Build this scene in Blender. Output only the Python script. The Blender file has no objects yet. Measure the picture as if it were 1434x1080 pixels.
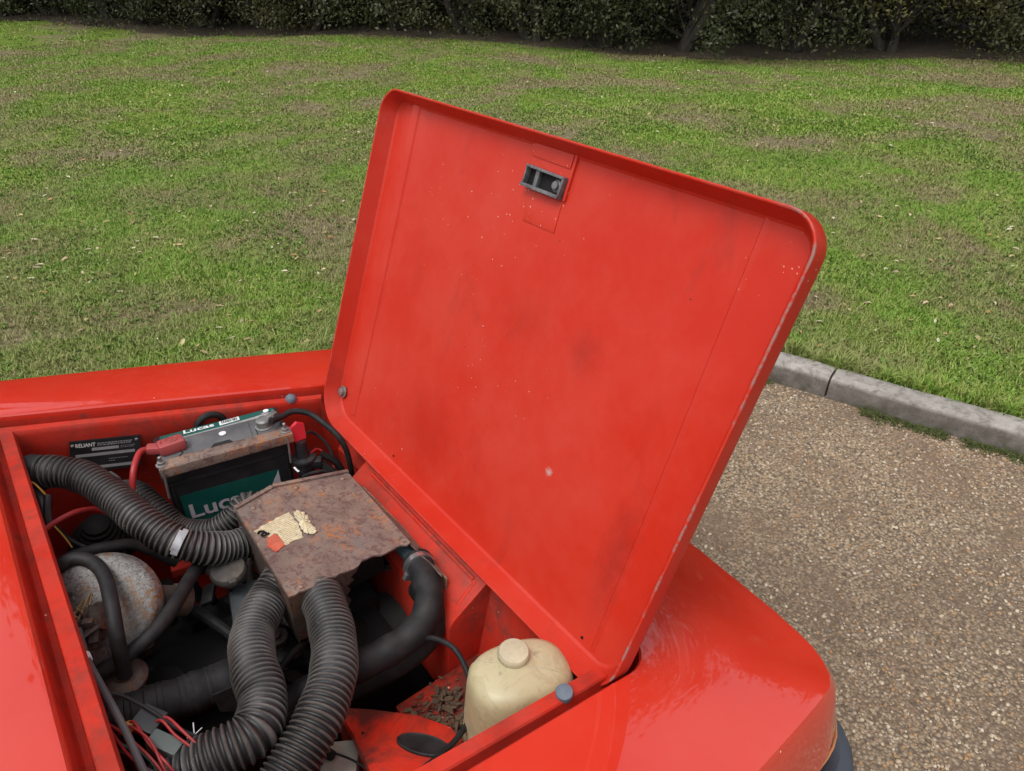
import bpy, bmesh, math, random
import numpy as np
from mathutils import Vector, Matrix, noise as mnoise

random.seed(7)
rng = np.random.default_rng(7)
SC = bpy.context.scene
COL = SC.collection
R = math.radians

# ---------------------------------------------------------------- camera
cam_d = bpy.data.cameras.new('camera')
cam = bpy.data.objects.new('camera', cam_d)
COL.objects.link(cam)
cam.location = (0.0, 0.0, 1.52)
cam.rotation_euler = (R(90 - 32.2), 0, R(-37.96))
cam_d.sensor_width = 36.0
cam_d.lens = 36.0 * 1000.0 / 1434.0
cam_d.clip_start = 0.02
cam_d.clip_end = 400.0
SC.camera = cam

# ---------------------------------------------------------------- sky, sun, exposure (overcast)
SUN_EL, SUN_AZ = 66.0, 262.0          # sun azimuth measured clockwise from +Y
world = bpy.data.worlds.new('World')
SC.world = world
world.use_nodes = True
wn = world.node_tree
wn.nodes.clear()
sky = wn.nodes.new('ShaderNodeTexSky')
sky.sky_type = 'NISHITA'
sky.sun_disc = False
sky.sun_elevation = R(SUN_EL)
sky.sun_rotation = R(SUN_AZ)
sky.dust_density = 4.0
sky.air_density = 1.0
hsv = wn.nodes.new('ShaderNodeHueSaturation')     # a cloud layer scatters the blue away
hsv.inputs['Saturation'].default_value = 0.22
bg = wn.nodes.new('ShaderNodeBackground')
bg.inputs['Strength'].default_value = 0.15
wo = wn.nodes.new('ShaderNodeOutputWorld')
wn.links.new(sky.outputs[0], hsv.inputs['Color'])
wn.links.new(hsv.outputs[0], bg.inputs[0])
wn.links.new(bg.outputs[0], wo.inputs[0])

sun_d = bpy.data.lights.new('sun', 'SUN')
sun_d.energy = 0.5
sun_d.angle = R(30)
sun_d.color = (1.0, 0.965, 0.91)
sun = bpy.data.objects.new('sun', sun_d)
COL.objects.link(sun)
_el, _az = R(SUN_EL), R(SUN_AZ)
_sdir = Vector((math.sin(_az) * math.cos(_el), math.cos(_az) * math.cos(_el), math.sin(_el)))
sun.rotation_euler = (-_sdir).to_track_quat('-Z', 'Y').to_euler()
sun.location = _sdir * 30

SC.view_settings.view_transform = 'Standard'
SC.view_settings.look = 'None'
SC.view_settings.gamma = 1.0
SC.view_settings.use_curve_mapping = False
SC.view_settings.exposure = 0.66

# ---------------------------------------------------------------- node helpers
def new_mat(name):
    m = bpy.data.materials.new(name)
    m.use_nodes = True
    nt = m.node_tree
    b = nt.nodes['Principled BSDF']
    return m, nt, b

def N(nt, typ, **kw):
    n = nt.nodes.new(typ)
    for k, v in kw.items():
        setattr(n, k, v)
    return n

def coords(nt, kind='Object', scale=None):
    t = N(nt, 'ShaderNodeTexCoord')
    o = t.outputs[kind]
    if scale:
        mp = N(nt, 'ShaderNodeMapping')
        mp.inputs['Scale'].default_value = scale
        nt.links.new(o, mp.inputs[0])
        o = mp.outputs[0]
    return o

def wpos(nt):
    return N(nt, 'ShaderNodeNewGeometry').outputs['Position']

def noise(nt, vec, scale, detail=4, rough=0.55, dist=0.0):
    n = N(nt, 'ShaderNodeTexNoise')
    n.inputs['Scale'].default_value = scale
    n.inputs['Detail'].default_value = detail
    n.inputs['Roughness'].default_value = rough
    n.inputs['Distortion'].default_value = dist
    nt.links.new(vec, n.inputs['Vector'])
    return n.outputs[0]

def ramp(nt, fac, lo, hi, a=0.0, b=1.0):
    m = N(nt, 'ShaderNodeMapRange')
    m.inputs[1].default_value = lo
    m.inputs[2].default_value = hi
    m.inputs[3].default_value = a
    m.inputs[4].default_value = b
    nt.links.new(fac, m.inputs[0])
    return m.outputs[0]

def mixc(nt, fac, a, b, mode='MIX'):
    m = N(nt, 'ShaderNodeMix', data_type='RGBA', blend_type=mode)
    for sock, v in ((m.inputs[0], fac), (m.inputs[6], a), (m.inputs[7], b)):
        if isinstance(v, (int, float)):
            sock.default_value = v
        elif isinstance(v, tuple):
            sock.default_value = (v[0], v[1], v[2], 1)
        else:
            nt.links.new(v, sock)
    return m.outputs[2]

def math_(nt, op, a, b=None):
    m = N(nt, 'ShaderNodeMath', operation=op)
    for i, v in enumerate((a, b)):
        if v is None:
            continue
        if isinstance(v, (int, float)):
            m.inputs[i].default_value = v
        else:
            nt.links.new(v, m.inputs[i])
    return m.outputs[0]

def bump(nt, b, height, strength, dist=0.01):
    n = N(nt, 'ShaderNodeBump')
    n.inputs['Strength'].default_value = strength
    n.inputs['Distance'].default_value = dist
    nt.links.new(height, n.inputs['Height'])
    nt.links.new(n.outputs[0], b.inputs['Normal'])

def chips(nt, vec, scale, size, thresh_scale=3.0, amount=0.5):
    """small separate specks: voronoi cells, only some of them, gathered in drifts"""
    v = N(nt, 'ShaderNodeTexVoronoi')
    v.inputs['Scale'].default_value = scale
    nt.links.new(vec, v.inputs['Vector'])
    sep = N(nt, 'ShaderNodeSeparateColor')
    nt.links.new(v.outputs['Color'], sep.inputs[0])
    sz = math_(nt, 'MULTIPLY', sep.outputs[1], size)
    near = math_(nt, 'LESS_THAN', v.outputs['Distance'], sz)
    drift = ramp(nt, noise(nt, vec, thresh_scale, 2), 0.40, 0.68)
    keep = math_(nt, 'LESS_THAN', sep.outputs[0], math_(nt, 'MULTIPLY', drift, amount))
    return math_(nt, 'MULTIPLY', near, keep)

def simple(name, col, rough=0.6, metal=0.0, dust=0.0, dustcol=(0.22, 0.19, 0.16), scale=30, bumpy=0.0, coat=0.0):
    m, nt, b = new_mat(name)
    v = coords(nt)
    c = mixc(nt, ramp(nt, noise(nt, v, scale * 0.3, 4), 0.35, 0.65), tuple(x * 0.82 for x in col), tuple(min(1, x * 1.15) for x in col))
    if dust:
        f = ramp(nt, noise(nt, v, scale, 6, 0.65), 0.42, 0.72, 0, dust)
        c = mixc(nt, f, c, dustcol)
    nt.links.new(c, b.inputs['Base Color'])
    b.inputs['Roughness'].default_value = rough
    b.inputs['Metallic'].default_value = metal
    b.inputs['Coat Weight'].default_value = coat
    if bumpy:
        bump(nt, b, noise(nt, v, scale * 2, 5), bumpy, 0.004)
    return m

RED = (0.56, 0.024, 0.010)
def paint(name, rough, coat, dirt, chip, fade=0.12, chipcol=(0.75, 0.55, 0.42), dlo=0.52, dhi=0.78, k=1.0):
    m, nt, b = new_mat(name)
    v = coords(nt)
    c = mixc(nt, ramp(nt, noise(nt, v, 5, 4), 0.3, 0.7), tuple(x * k for x in RED), (RED[0] * 1.08 * k, RED[1] * 1.5 * k, RED[2] * 1.5 * k))
    faded = (0.50 * k, 0.10 * k, 0.08 * k)
    c = mixc(nt, ramp(nt, noise(nt, v, 14, 6, 0.65), 0.40, 0.75, 0, fade), c, faded)
    dn = ramp(nt, noise(nt, v, 9, 8, 0.7, 0.6), dlo, dhi, 0, dirt)
    c = mixc(nt, dn, c, (0.075, 0.028, 0.022))
    if dirt:
        gr = math_(nt, 'MULTIPLY', ramp(nt, noise(nt, v, 45, 9, 0.75), 0.48, 0.66), ramp(nt, noise(nt, v, 12, 4, 0.6), 0.38, 0.66, 0.1, 0.75))
        c = mixc(nt, gr, c, (0.10, 0.045, 0.035))
    ch = chips(nt, v, 110, 0.17, 5.0, chip)
    c = mixc(nt, ch, c, chipcol)
    nt.links.new(c, b.inputs['Base Color'])
    r = ramp(nt, noise(nt, v, 20, 6, 0.7), 0.3, 0.8, rough * 0.85, rough * 1.3)
    nt.links.new(r, b.inputs['Roughness'])
    b.inputs['Coat Weight'].default_value = coat
    b.inputs['Coat Roughness'].default_value = 0.035
    b.inputs['Coat IOR'].default_value = 1.72
    b.inputs['Specular IOR Level'].default_value = 0.2
    bump(nt, b, noise(nt, v, 30, 2), 0.02, 0.003)
    return m

M = {}
M['paint'] = paint('red_body_paint', 0.34, 1.0, 0.0, 0.03, 0.10)
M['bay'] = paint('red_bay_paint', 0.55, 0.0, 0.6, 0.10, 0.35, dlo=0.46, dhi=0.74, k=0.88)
M['pan'] = paint('red_pan_paint', 0.42, 0.25, 0.85, 0.16, 0.2, dlo=0.45, dhi=0.58, k=0.95)
M['rubber'] = simple('black_rubber', (0.011, 0.0105, 0.0115), 0.62, 0, 0.35, (0.055, 0.050, 0.046), 40, 0.1)
M['ribbed'] = simple('ribbed_hose_rubber', (0.030, 0.029, 0.031), 0.48, 0, 0.45, (0.13, 0.115, 0.10), 28, 0.12)
M['black'] = simple('black_plastic', (0.014, 0.014, 0.016), 0.38, 0, 0.18, (0.10, 0.09, 0.08), 30)
M['matt'] = simple('oily_black_metal', (0.0035, 0.003, 0.003), 0.75, 0, 0.45, (0.013, 0.010, 0.008), 18, 0.3)
M['mossy'] = simple('moss', (0.075, 0.095, 0.022), 0.9, 0, 0.5, (0.12, 0.10, 0.05), 12)
M['bluegrey'] = simple('weathered_black_bumper', (0.045, 0.052, 0.068), 0.6, 0, 0.3, (0.09, 0.1, 0.12), 15)
M['greytop'] = simple('grey_battery_lid', (0.085, 0.087, 0.092), 0.5, 0, 0.35, (0.2, 0.19, 0.18), 25)
M['green'] = simple('dark_green_label', (0.006, 0.085, 0.070), 0.35, 0, 0.2, (0.06, 0.09, 0.08), 20)
M['white'] = simple('white_print', (0.72, 0.72, 0.72), 0.5, 0, 0.25, (0.45, 0.43, 0.40), 40)
M['lilac'] = simple('pale_label_flash', (0.50, 0.46, 0.50), 0.5)
M['grey'] = simple('grey_print', (0.30, 0.29, 0.29), 0.5, 0, 0.4, (0.16, 0.13, 0.12), 90)
M['redcap'] = simple('dull_red_plastic', (0.33, 0.045, 0.045), 0.55, 0, 0.4, (0.20, 0.10, 0.09), 30)
M['redkey'] = simple('bright_red_plastic', (0.55, 0.015, 0.03), 0.35)
M['redwire'] = simple('red_wire', (0.36, 0.02, 0.022), 0.45, 0, 0.3, (0.1, 0.05, 0.04), 40)
M['greenwire'] = simple('green_wire', (0.02, 0.09, 0.06), 0.5, 0, 0.3, (0.06, 0.06, 0.05), 40)
M['yellow'] = simple('yellow_wire', (0.42, 0.22, 0.03), 0.5, 0, 0.3, (0.1, 0.07, 0.04), 40)
M['zinc'] = simple('dull_zinc', (0.30, 0.29, 0.28), 0.45, 0.7, 0.5, (0.14, 0.10, 0.07), 60)
M['steel'] = simple('bright_steel', (0.6, 0.6, 0.6), 0.28, 0.9)
M['latch'] = simple('grimy_latch_metal', (0.17, 0.172, 0.18), 0.5, 0.4, 0.75, (0.045, 0.035, 0.03), 90, 0.2)
M['lead'] = simple('lead_terminal', (0.20, 0.20, 0.19), 0.55, 0.5, 0.5, (0.33, 0.33, 0.31), 70, 0.3)
M['cable'] = simple('grey_cable_sleeve', (0.085, 0.085, 0.09), 0.5, 0, 0.3, (0.14, 0.13, 0.12), 30)
M['buffer'] = simple('blue_grey_rubber', (0.10, 0.125, 0.16), 0.65, 0, 0.4, (0.2, 0.21, 0.22), 60)
M['creambox'] = simple('dirty_cream_metal', (0.42, 0.40, 0.34), 0.5, 0, 0.6, (0.16, 0.12, 0.08), 35)
M['dullgreen'] = simple('grey_green_plastic', (0.10, 0.125, 0.115), 0.5, 0, 0.3, (0.1, 0.09, 0.08), 30)
M['glass'] = simple('windscreen_glass', (0.03, 0.035, 0.035), 0.06, 0, 0)
M['tyre'] = simple('tyre_rubber', (0.02, 0.02, 0.02), 0.8)
M['blueend'] = simple('blue_grey_pipe', (0.12, 0.19, 0.23), 0.5, 0.2, 0.6, (0.12, 0.11, 0.09), 60, 0.2)
M['seam'] = simple('tan_seam_filler', (0.36, 0.14, 0.05), 0.6)

def ribbed_mat():
    m, nt, b = new_mat('ribbed_hose_rubber')
    v = coords(nt)
    c = mixc(nt, ramp(nt, noise(nt, v, 9, 4), 0.35, 0.65), (0.007, 0.0065, 0.007), (0.014, 0.013, 0.0135))
    geo = N(nt, 'ShaderNodeNewGeometry')
    crest = ramp(nt, geo.outputs['Pointiness'], 0.505, 0.56)
    c = mixc(nt, math_(nt, 'MULTIPLY', crest, ramp(nt, noise(nt, v, 22, 5, 0.65), 0.30, 0.62, 0.15, 0.95)), c, (0.115, 0.105, 0.094))
    c = mixc(nt, ramp(nt, noise(nt, v, 150, 4, 0.7), 0.66, 0.72, 0, 0.7), c, (0.22, 0.18, 0.14))
    nt.links.new(c, b.inputs['Base Color'])
    nt.links.new(ramp(nt, noise(nt, v, 18, 5), 0.3, 0.7, 0.36, 0.6), b.inputs['Roughness'])
    return m
M['ribbed'] = ribbed_mat()

for _m in ('matt', 'rubber'):
    M[_m].node_tree.nodes['Principled BSDF'].inputs['Specular IOR Level'].default_value = 0.3

def rust_mat(name, dark=1.0):
    m, nt, b = new_mat(name)
    v = coords(nt)
    S_ = lambda r, g, bl: (r * dark, g * dark, bl * dark)
    base = mixc(nt, ramp(nt, noise(nt, v, 12, 6, 0.6), 0.36, 0.62), S_(0.150, 0.108, 0.088), S_(0.260, 0.195, 0.155))
    base = mixc(nt, ramp(nt, noise(nt, v, 8, 4), 0.50, 0.64, 0, 0.8), base, S_(0.155, 0.135, 0.125))
    base = mixc(nt, ramp(nt, noise(nt, v, 70, 8, 0.75, 0.8), 0.50, 0.56, 0, 0.75), base, S_(0.105, 0.052, 0.048))
    big = ramp(nt, noise(nt, v, 13, 3), 0.50, 0.62)
    fine = ramp(nt, noise(nt, v, 110, 6, 0.75), 0.46, 0.58)
    base = mixc(nt, math_(nt, 'MULTIPLY', big, fine), base, S_(0.36, 0.140, 0.045))
    base = mixc(nt, ramp(nt, noise(nt, v, 190, 4, 0.8), 0.58, 0.70, 0, 0.65), base, S_(0.36, 0.27, 0.21))
    base = mixc(nt, ramp(nt, noise(nt, v, 150, 5, 0.8), 0.60, 0.70, 0, 0.7), base, S_(0.05, 0.03, 0.028))
    nt.links.new(base, b.inputs['Base Color'])
    b.inputs['Roughness'].default_value = 0.62
    b.inputs['Metallic'].default_value = 0.1
    bump(nt, b, noise(nt, v, 120, 6, 0.7), 0.45, 0.002)
    return m
M['rust'] = rust_mat('rusty_sheet_steel')
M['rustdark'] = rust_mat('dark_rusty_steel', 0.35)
M['rustbar'] = rust_mat('rusty_clamp_bar', 0.95)

def mottled():
    m, nt, b = new_mat('pitted_silver_steel')
    v = coords(nt)
    c = mixc(nt, ramp(nt, noise(nt, v, 14, 5, 0.6), 0.36, 0.64), (0.105, 0.095, 0.085), (0.185, 0.180, 0.175))
    c = mixc(nt, ramp(nt, noise(nt, v, 210, 4, 0.7), 0.52, 0.58, 0, 0.8), c, (0.050, 0.042, 0.036))
    c = mixc(nt, ramp(nt, noise(nt, v, 260, 3, 0.7), 0.60, 0.66, 0, 0.8), c, (0.30, 0.29, 0.28))
    f = math_(nt, 'MULTIPLY', ramp(nt, noise(nt, v, 22, 3), 0.46, 0.60), ramp(nt, noise(nt, v, 120, 6, 0.7), 0.46, 0.56))
    c = mixc(nt, f, c, (0.15, 0.070, 0.024))
    c = mixc(nt, ramp(nt, noise(nt, v, 7, 4, 0.6), 0.50, 0.72, 0, 0.7), c, (0.075, 0.060, 0.047))
    nt.links.new(c, b.inputs['Base Color'])
    b.inputs['Roughness'].default_value = 0.5
    b.inputs['Metallic'].default_value = 0.2
    bump(nt, b, noise(nt, v, 200, 4), 0.35, 0.002)
    return m
M['mottled'] = mottled()

def bottle_mat():
    m, nt, b = new_mat('yellowed_polythene')
    v = coords(nt)
    c = mixc(nt, ramp(nt, noise(nt, v, 9, 3), 0.35, 0.7), (0.43, 0.365, 0.205), (0.50, 0.455, 0.30))
    c = mixc(nt, ramp(nt, noise(nt, v, 24, 7, 0.7, 1.0), 0.50, 0.72, 0, 0.6), c, (0.20, 0.15, 0.08))
    c = mixc(nt, ramp(nt, noise(nt, v, 90, 4, 0.7), 0.60, 0.72, 0, 0.4), c, (0.13, 0.10, 0.06))
    nt.links.new(c, b.inputs['Base Color'])
    b.inputs['Roughness'].default_value = 0.42
    b.inputs['Subsurface Weight'].default_value = 0.25
    b.inputs['Subsurface Radius'].default_value = (0.02, 0.016, 0.01)
    b.inputs['Subsurface Scale'].default_value = 0.5
    bump(nt, b, noise(nt, v, 14, 3), 0.15, 0.01)
    return m
M['bottle'] = bottle_mat()

def sticker_mat():
    m, nt, b = new_mat('torn_cream_sticker')
    v = coords(nt)
    mp = N(nt, 'ShaderNodeMapping')
    mp.inputs['Rotation'].default_value = (0, 0, R(-12))
    nt.links.new(v, mp.inputs[0])
    w = N(nt, 'ShaderNodeTexWave')
    w.bands_direction = 'Y'
    w.inputs['Scale'].default_value = 75
    w.inputs['Distortion'].default_value = 0.4
    nt.links.new(mp.outputs[0], w.inputs[0])
    lines = math_(nt, 'MULTIPLY', ramp(nt, w.outputs[1], 0.5, 0.75), ramp(nt, noise(nt, v, 160, 2), 0.4, 0.55))
    c = mixc(nt, ramp(nt, noise(nt, v, 60, 5), 0.4, 0.7), (0.60, 0.54, 0.36), (0.50, 0.42, 0.24))
    c = mixc(nt, math_(nt, 'MULTIPLY', lines, 0.6), c, (0.12, 0.09, 0.06))
    c = mixc(nt, ramp(nt, noise(nt, v, 110, 6, 0.75), 0.60, 0.66), c, (0.12, 0.08, 0.06))
    nt.links.new(c, b.inputs['Base Color'])
    b.inputs['Roughness'].default_value = 0.7
    return m
M['sticker'] = sticker_mat()
M['stickred'] = simple('torn_red_print', (0.50, 0.09, 0.045), 0.7, 0, 0.6, (0.3, 0.2, 0.14), 120)

def bonnet_inner_mat():
    m, nt, b = new_mat('red_bonnet_underside_paint')
    v = wpos(nt)
    c = mixc(nt, ramp(nt, noise(nt, v, 4, 6, 0.65), 0.3, 0.7), (0.450, 0.019, 0.007), (0.50, 0.028, 0.011))
    c = mixc(nt, ramp(nt, noise(nt, v, 4, 8, 0.72), 0.42, 0.68, 0, 0.36), c, (0.46, 0.066, 0.048))
    c = mixc(nt, ramp(nt, noise(nt, v, 60, 6, 0.8), 0.55, 0.8, 0, 0.22), c, (0.30, 0.02, 0.014))
    sm = N(nt, 'ShaderNodeMapping')
    sm.inputs['Scale'].default_value = (7, 9, 3.2)
    nt.links.new(v, sm.inputs[0])
    c = mixc(nt, ramp(nt, noise(nt, sm.outputs[0], 1.0, 7, 0.68, 0.8), 0.57, 0.80, 0, 0.60), c, (0.19, 0.022, 0.016))
    def blob(pos, rad, s, col, nz=18):
        d = N(nt, 'ShaderNodeVectorMath', operation='SUBTRACT')
        d.inputs[1].default_value = pos
        nt.links.new(v, d.inputs[0])
        sc = N(nt, 'ShaderNodeVectorMath', operation='DIVIDE')
        sc.inputs[1].default_value = rad
        nt.links.new(d.outputs[0], sc.inputs[0])
        l = N(nt, 'ShaderNodeVectorMath', operation='LENGTH')
        nt.links.new(sc.outputs[0], l.inputs[0])
        f = ramp(nt, math_(nt, 'ADD', l.outputs['Value'], math_(nt, 'MULTIPLY', noise(nt, v, nz * 2.2, 9, 0.8), 2.6)), 1.15, 2.5, s, 0)
        return mixc(nt, f, c, col)
    c = blob(HOOD(0.46, 0.155, 0.036), (0.05, 0.028, 0.14), 0.5, (0.17, 0.018, 0.014))
    c = blob(HOOD(0.63, 0.394, 0.036), (0.05, 0.03, 0.035), 0.36, (0.16, 0.020, 0.015), 30)
    c = blob(HOOD(0.76, 0.395, 0.036), (0.05, 0.06, 0.04), 0.2, (0.20, 0.022, 0.016), 30)
    c = blob(HOOD(0.92, 0.11, 0.036), (0.05, 0.10, 0.10), 0.25, (0.18, 0.02, 0.015))
    ch = math_(nt, 'MULTIPLY', chips(nt, v, 120, 0.17, 7.0, 0.8), ramp(nt, noise(nt, v, 3.0, 3), 0.50, 0.62))
    c = mixc(nt, ch, c, (0.62, 0.30, 0.22))
    dk = chips(nt, v, 60, 0.10, 3.0, 0.16)
    c = mixc(nt, dk, c, (0.03, 0.02, 0.02))
    dd = N(nt, 'ShaderNodeVectorMath', operation='DOT_PRODUCT')
    dd.inputs[1].default_value = (math.sin(HA), 0, -math.cos(HA))
    nt.links.new(v, dd.inputs[0])
    w0 = HX * math.sin(HA) - HZ * math.cos(HA)
    rim = ramp(nt, math_(nt, 'SUBTRACT', dd.outputs['Value'], w0), 0.0035, 0.0015)
    sy = N(nt, 'ShaderNodeSeparateXYZ')
    nt.links.new(v, sy.inputs[0])
    worn = math_(nt, 'MULTIPLY', rim, ramp(nt, noise(nt, v, 17, 9, 0.8), 0.48, 0.55))
    worn = math_(nt, 'MULTIPLY', worn, ramp(nt, sy.outputs[1], 0.42, 0.39, 0.12, 0.9))
    c = mixc(nt, worn, c, (0.27, 0.15, 0.13))
    c = blob(HOOD(0.617, 0.208, 0.036), (0.02, 0.007, 0.006), 1.0, (0.42, 0.33, 0.31), 70)
    nt.links.new(c, b.inputs['Base Color'])
    r = ramp(nt, noise(nt, v, 9, 5, 0.65), 0.3, 0.75, 0.36, 0.55)
    nt.links.new(r, b.inputs['Roughness'])
    b.inputs['Coat Weight'].default_value = 0.04
    b.inputs['Specular IOR Level'].default_value = 0.22
    b.inputs['Coat Roughness'].default_value = 0.2
    bump(nt, b, noise(nt, v, 28, 4), 0.10, 0.003)
    return m

# ---------------------------------------------------------------- mesh helpers
WL = {}      # world location of every object built here, so that children can be placed
def catmull(P, n):
    P = [Vector(p) for p in P]
    if len(P) < 3:
        return [P[0].lerp(P[-1], i / n) for i in range(n + 1)]
    Q = [P[0] * 2 - P[1]] + P + [P[-1] * 2 - P[-2]]
    out = []
    for i in range(1, len(Q) - 2):
        for j in range(n):
            t = j / n
            a, b, c, d = Q[i - 1:i + 3]
            out.append(0.5 * ((2 * b) + (c - a) * t + (2 * a - 5 * b + 4 * c - d) * t * t + (3 * b - a - 3 * c + d) * t ** 3))
    out.append(P[-1])
    return out

def resample(pts, step):
    L = [0]
    for a, b in zip(pts, pts[1:]):
        L.append(L[-1] + (b - a).length)
    n = max(2, int(L[-1] / step))
    out, ls, k = [], [], 0
    for i in range(n + 1):
        s = L[-1] * i / n
        while k < len(L) - 2 and L[k + 1] < s:
            k += 1
        t = (s - L[k]) / max(1e-9, L[k + 1] - L[k])
        out.append(pts[k].lerp(pts[k + 1], t))
        ls.append(s)
    return out, ls

class MB:
    def __init__(s):
        s.v, s.f = [], []
    def add(s, vs, fs):
        o = len(s.v)
        s.v += [Vector(p) for p in vs]
        s.f += [tuple(i + o for i in f) for f in fs]
        return s
    def box(s, c, size, rot=None, bev=0.0):
        hx, hy, hz = (x / 2 for x in size)
        c = Vector(c)
        if bev <= 0:
            vs = [Vector((x * hx, y * hy, z * hz)) for z in (-1, 1) for y in (-1, 1) for x in (-1, 1)]
            fs = [(0, 2, 3, 1), (4, 5, 7, 6), (0, 1, 5, 4), (2, 6, 7, 3), (0, 4, 6, 2), (1, 3, 7, 5)]
        else:
            bm = bmesh.new()
            bmesh.ops.create_cube(bm, size=1)
            for v in bm.verts:
                v.co = Vector((v.co.x * hx * 2, v.co.y * hy * 2, v.co.z * hz * 2))
            bmesh.ops.bevel(bm, geom=bm.edges[:], offset=bev, segments=2, affect='EDGES', profile=0.6)
            bm.verts.index_update()
            vs = [v.co.copy() for v in bm.verts]
            fs = [tuple(v.index for v in f.verts) for f in bm.faces]
            bm.free()
        if rot is not None:
            vs = [rot @ v for v in vs]
        return s.add([v + c for v in vs], fs)
    def tube(s, path, r, n=16, step=0.008, ribs=None, caps=True, smooth=8, flat=None):
        """round tube along a path; r a number or a function of 0..1; ribs=(pitch, depth)"""
        pts = catmull(path, smooth)
        if ribs:
            step = ribs[0] / 6.0
        pts, ls = resample(pts, step)
        tot = ls[-1]
        tang = []
        for i in range(len(pts)):
            a = pts[max(0, i - 1)]
            b = pts[min(len(pts) - 1, i + 1)]
            tang.append((b - a).normalized())
        up = Vector((0, 0, 1)) if abs(tang[0].z) < 0.9 else Vector((1, 0, 0))
        nrm = (up - tang[0] * up.dot(tang[0])).normalized()
        vs = []
        for i, p in enumerate(pts):
            nrm = (nrm - tang[i] * nrm.dot(tang[i])).normalized()
            bi = tang[i].cross(nrm)
            rr = r(ls[i] / tot) if callable(r) else r
            if ribs:
                ph = (ls[i] / ribs[0]) % 1.0
                rr -= ribs[1] * (0.5 - 0.5 * math.cos(2 * math.pi * ph)) ** 0.75
                rr += 0.0006 * math.sin(ls[i] * 91)
            for k in range(n):
                a = 2 * math.pi * k / n
                vs.append(p + nrm * (math.cos(a) * rr) + bi * (math.sin(a) * rr * (flat or 1)))
        fs = []
        m = len(pts)
        for i in range(m - 1):
            for k in range(n):
                k2 = (k + 1) % n
                fs.append((i * n + k, i * n + k2, (i + 1) * n + k2, (i + 1) * n + k))
        if caps:
            fs.append(tuple(range(n - 1, -1, -1)))
            fs.append(tuple((m - 1) * n + k for k in range(n)))
        return s.add(vs, fs)
    def lathe(s, prof, origin, axis, n=32, squash=1.0):
        """prof: list of (radius, height along axis)"""
        q = Vector((0, 0, 1)).rotation_difference(Vector(axis).normalized())
        o = Vector(origin)
        vs, fs = [], []
        for (r, h) in prof:
            for k in range(n):
                a = 2 * math.pi * k / n
                vs.append(o + q @ Vector((r * math.cos(a), r * squash * math.sin(a), h)))
        for i in range(len(prof) - 1):
            for k in range(n):
                k2 = (k + 1) % n
                fs.append((i * n + k, i * n + k2, (i + 1) * n + k2, (i + 1) * n + k))
        fs.append(tuple(range(n - 1, -1, -1)))
        fs.append(tuple((len(prof) - 1) * n + k for k in range(n)))
        return s.add(vs, fs)
    def prism(s, poly, depth_vec):
        n = len(poly)
        d = Vector(depth_vec)
        vs = [Vector(p) for p in poly] + [Vector(p) + d for p in poly]
        fs = [tuple(range(n)), tuple(range(2 * n - 1, n - 1, -1))]
        for i in range(n):
            j = (i + 1) % n
            fs.append((i, i + n, j + n, j))
        return s.add(vs, fs)
    def build(s, name, mat, parent=None, smooth=35, bevel=0.0, label=None, origin=None):
        me = bpy.data.meshes.new(name)
        V = np.array([tuple(v) for v in s.v])
        if origin is None:
            origin = Vector((V.min(0) + V.max(0)) / 2)
        me.from_pydata([tuple(v - origin) for v in s.v], [], s.f)
        bm = bmesh.new()
        bm.from_mesh(me)
        bmesh.ops.recalc_face_normals(bm, faces=bm.faces[:])
        if bevel:
            ed = [e for e in bm.edges if len(e.link_faces) == 2 and e.calc_face_angle(0) > R(40)]
            bmesh.ops.bevel(bm, geom=ed, offset=bevel, segments=2, affect='EDGES', profile=0.6, clamp_overlap=True)
        bm.to_mesh(me)
        bm.free()
        me.polygons.foreach_set('use_smooth', [True] * len(me.polygons))
        me.set_sharp_from_angle(angle=R(smooth))
        if mat is not None:
            me.materials.append(mat)
        o = bpy.data.objects.new(name, me)
        COL.objects.link(o)
        WL[o] = Vector(origin)
        if parent is not None:
            o.parent = parent
            o.location = WL[o] - WL[parent]
        else:
            o.location = origin
        if label:
            o['label'] = label
        return o

def tag(o, label=None, cat=None, group=None, kind=None):
    for k, v in (('label', label), ('category', cat), ('group', group), ('kind', kind)):
        if v:
            o[k] = v
    return o

def thing(name, loc, label, cat, group=None):
    o = bpy.data.objects.new(name, None)
    o.empty_display_size = 0.1
    COL.objects.link(o)
    o.location = loc
    WL[o] = Vector(loc)
    return tag(o, label, cat, group)

def text_mb(mb, txt, origin, xdir, ydir, size, bold=0.0, shear=0.0, lift=0.0, width=None):
    """real lettering as flat geometry lying on a surface"""
    cu = bpy.data.curves.new('lettering', 'FONT')
    cu.body = txt
    cu.size = 1.0
    cu.offset = bold
    cu.shear = shear
    cu.resolution_u = 3
    ob = bpy.data.objects.new('lettering', cu)
    me = bpy.data.meshes.new_from_object(ob)
    x = Vector(xdir).normalized()
    y = Vector(ydir)
    y = (y - x * y.dot(x)).normalized()
    nz = x.cross(y)
    co = [v.co.copy() for v in me.vertices]
    if not co:
        return mb
    w = max(c.x for c in co) - min(c.x for c in co)
    sx = width / w if width else size
    o = Vector(origin) + nz * lift
    mb.add([o + x * (c.x * sx) + y * (c.y * size) for c in co], [tuple(p.vertices) for p in me.polygons])
    bpy.data.objects.remove(ob)
    bpy.data.curves.remove(cu)
    bpy.data.meshes.remove(me)
    return mb

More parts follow.
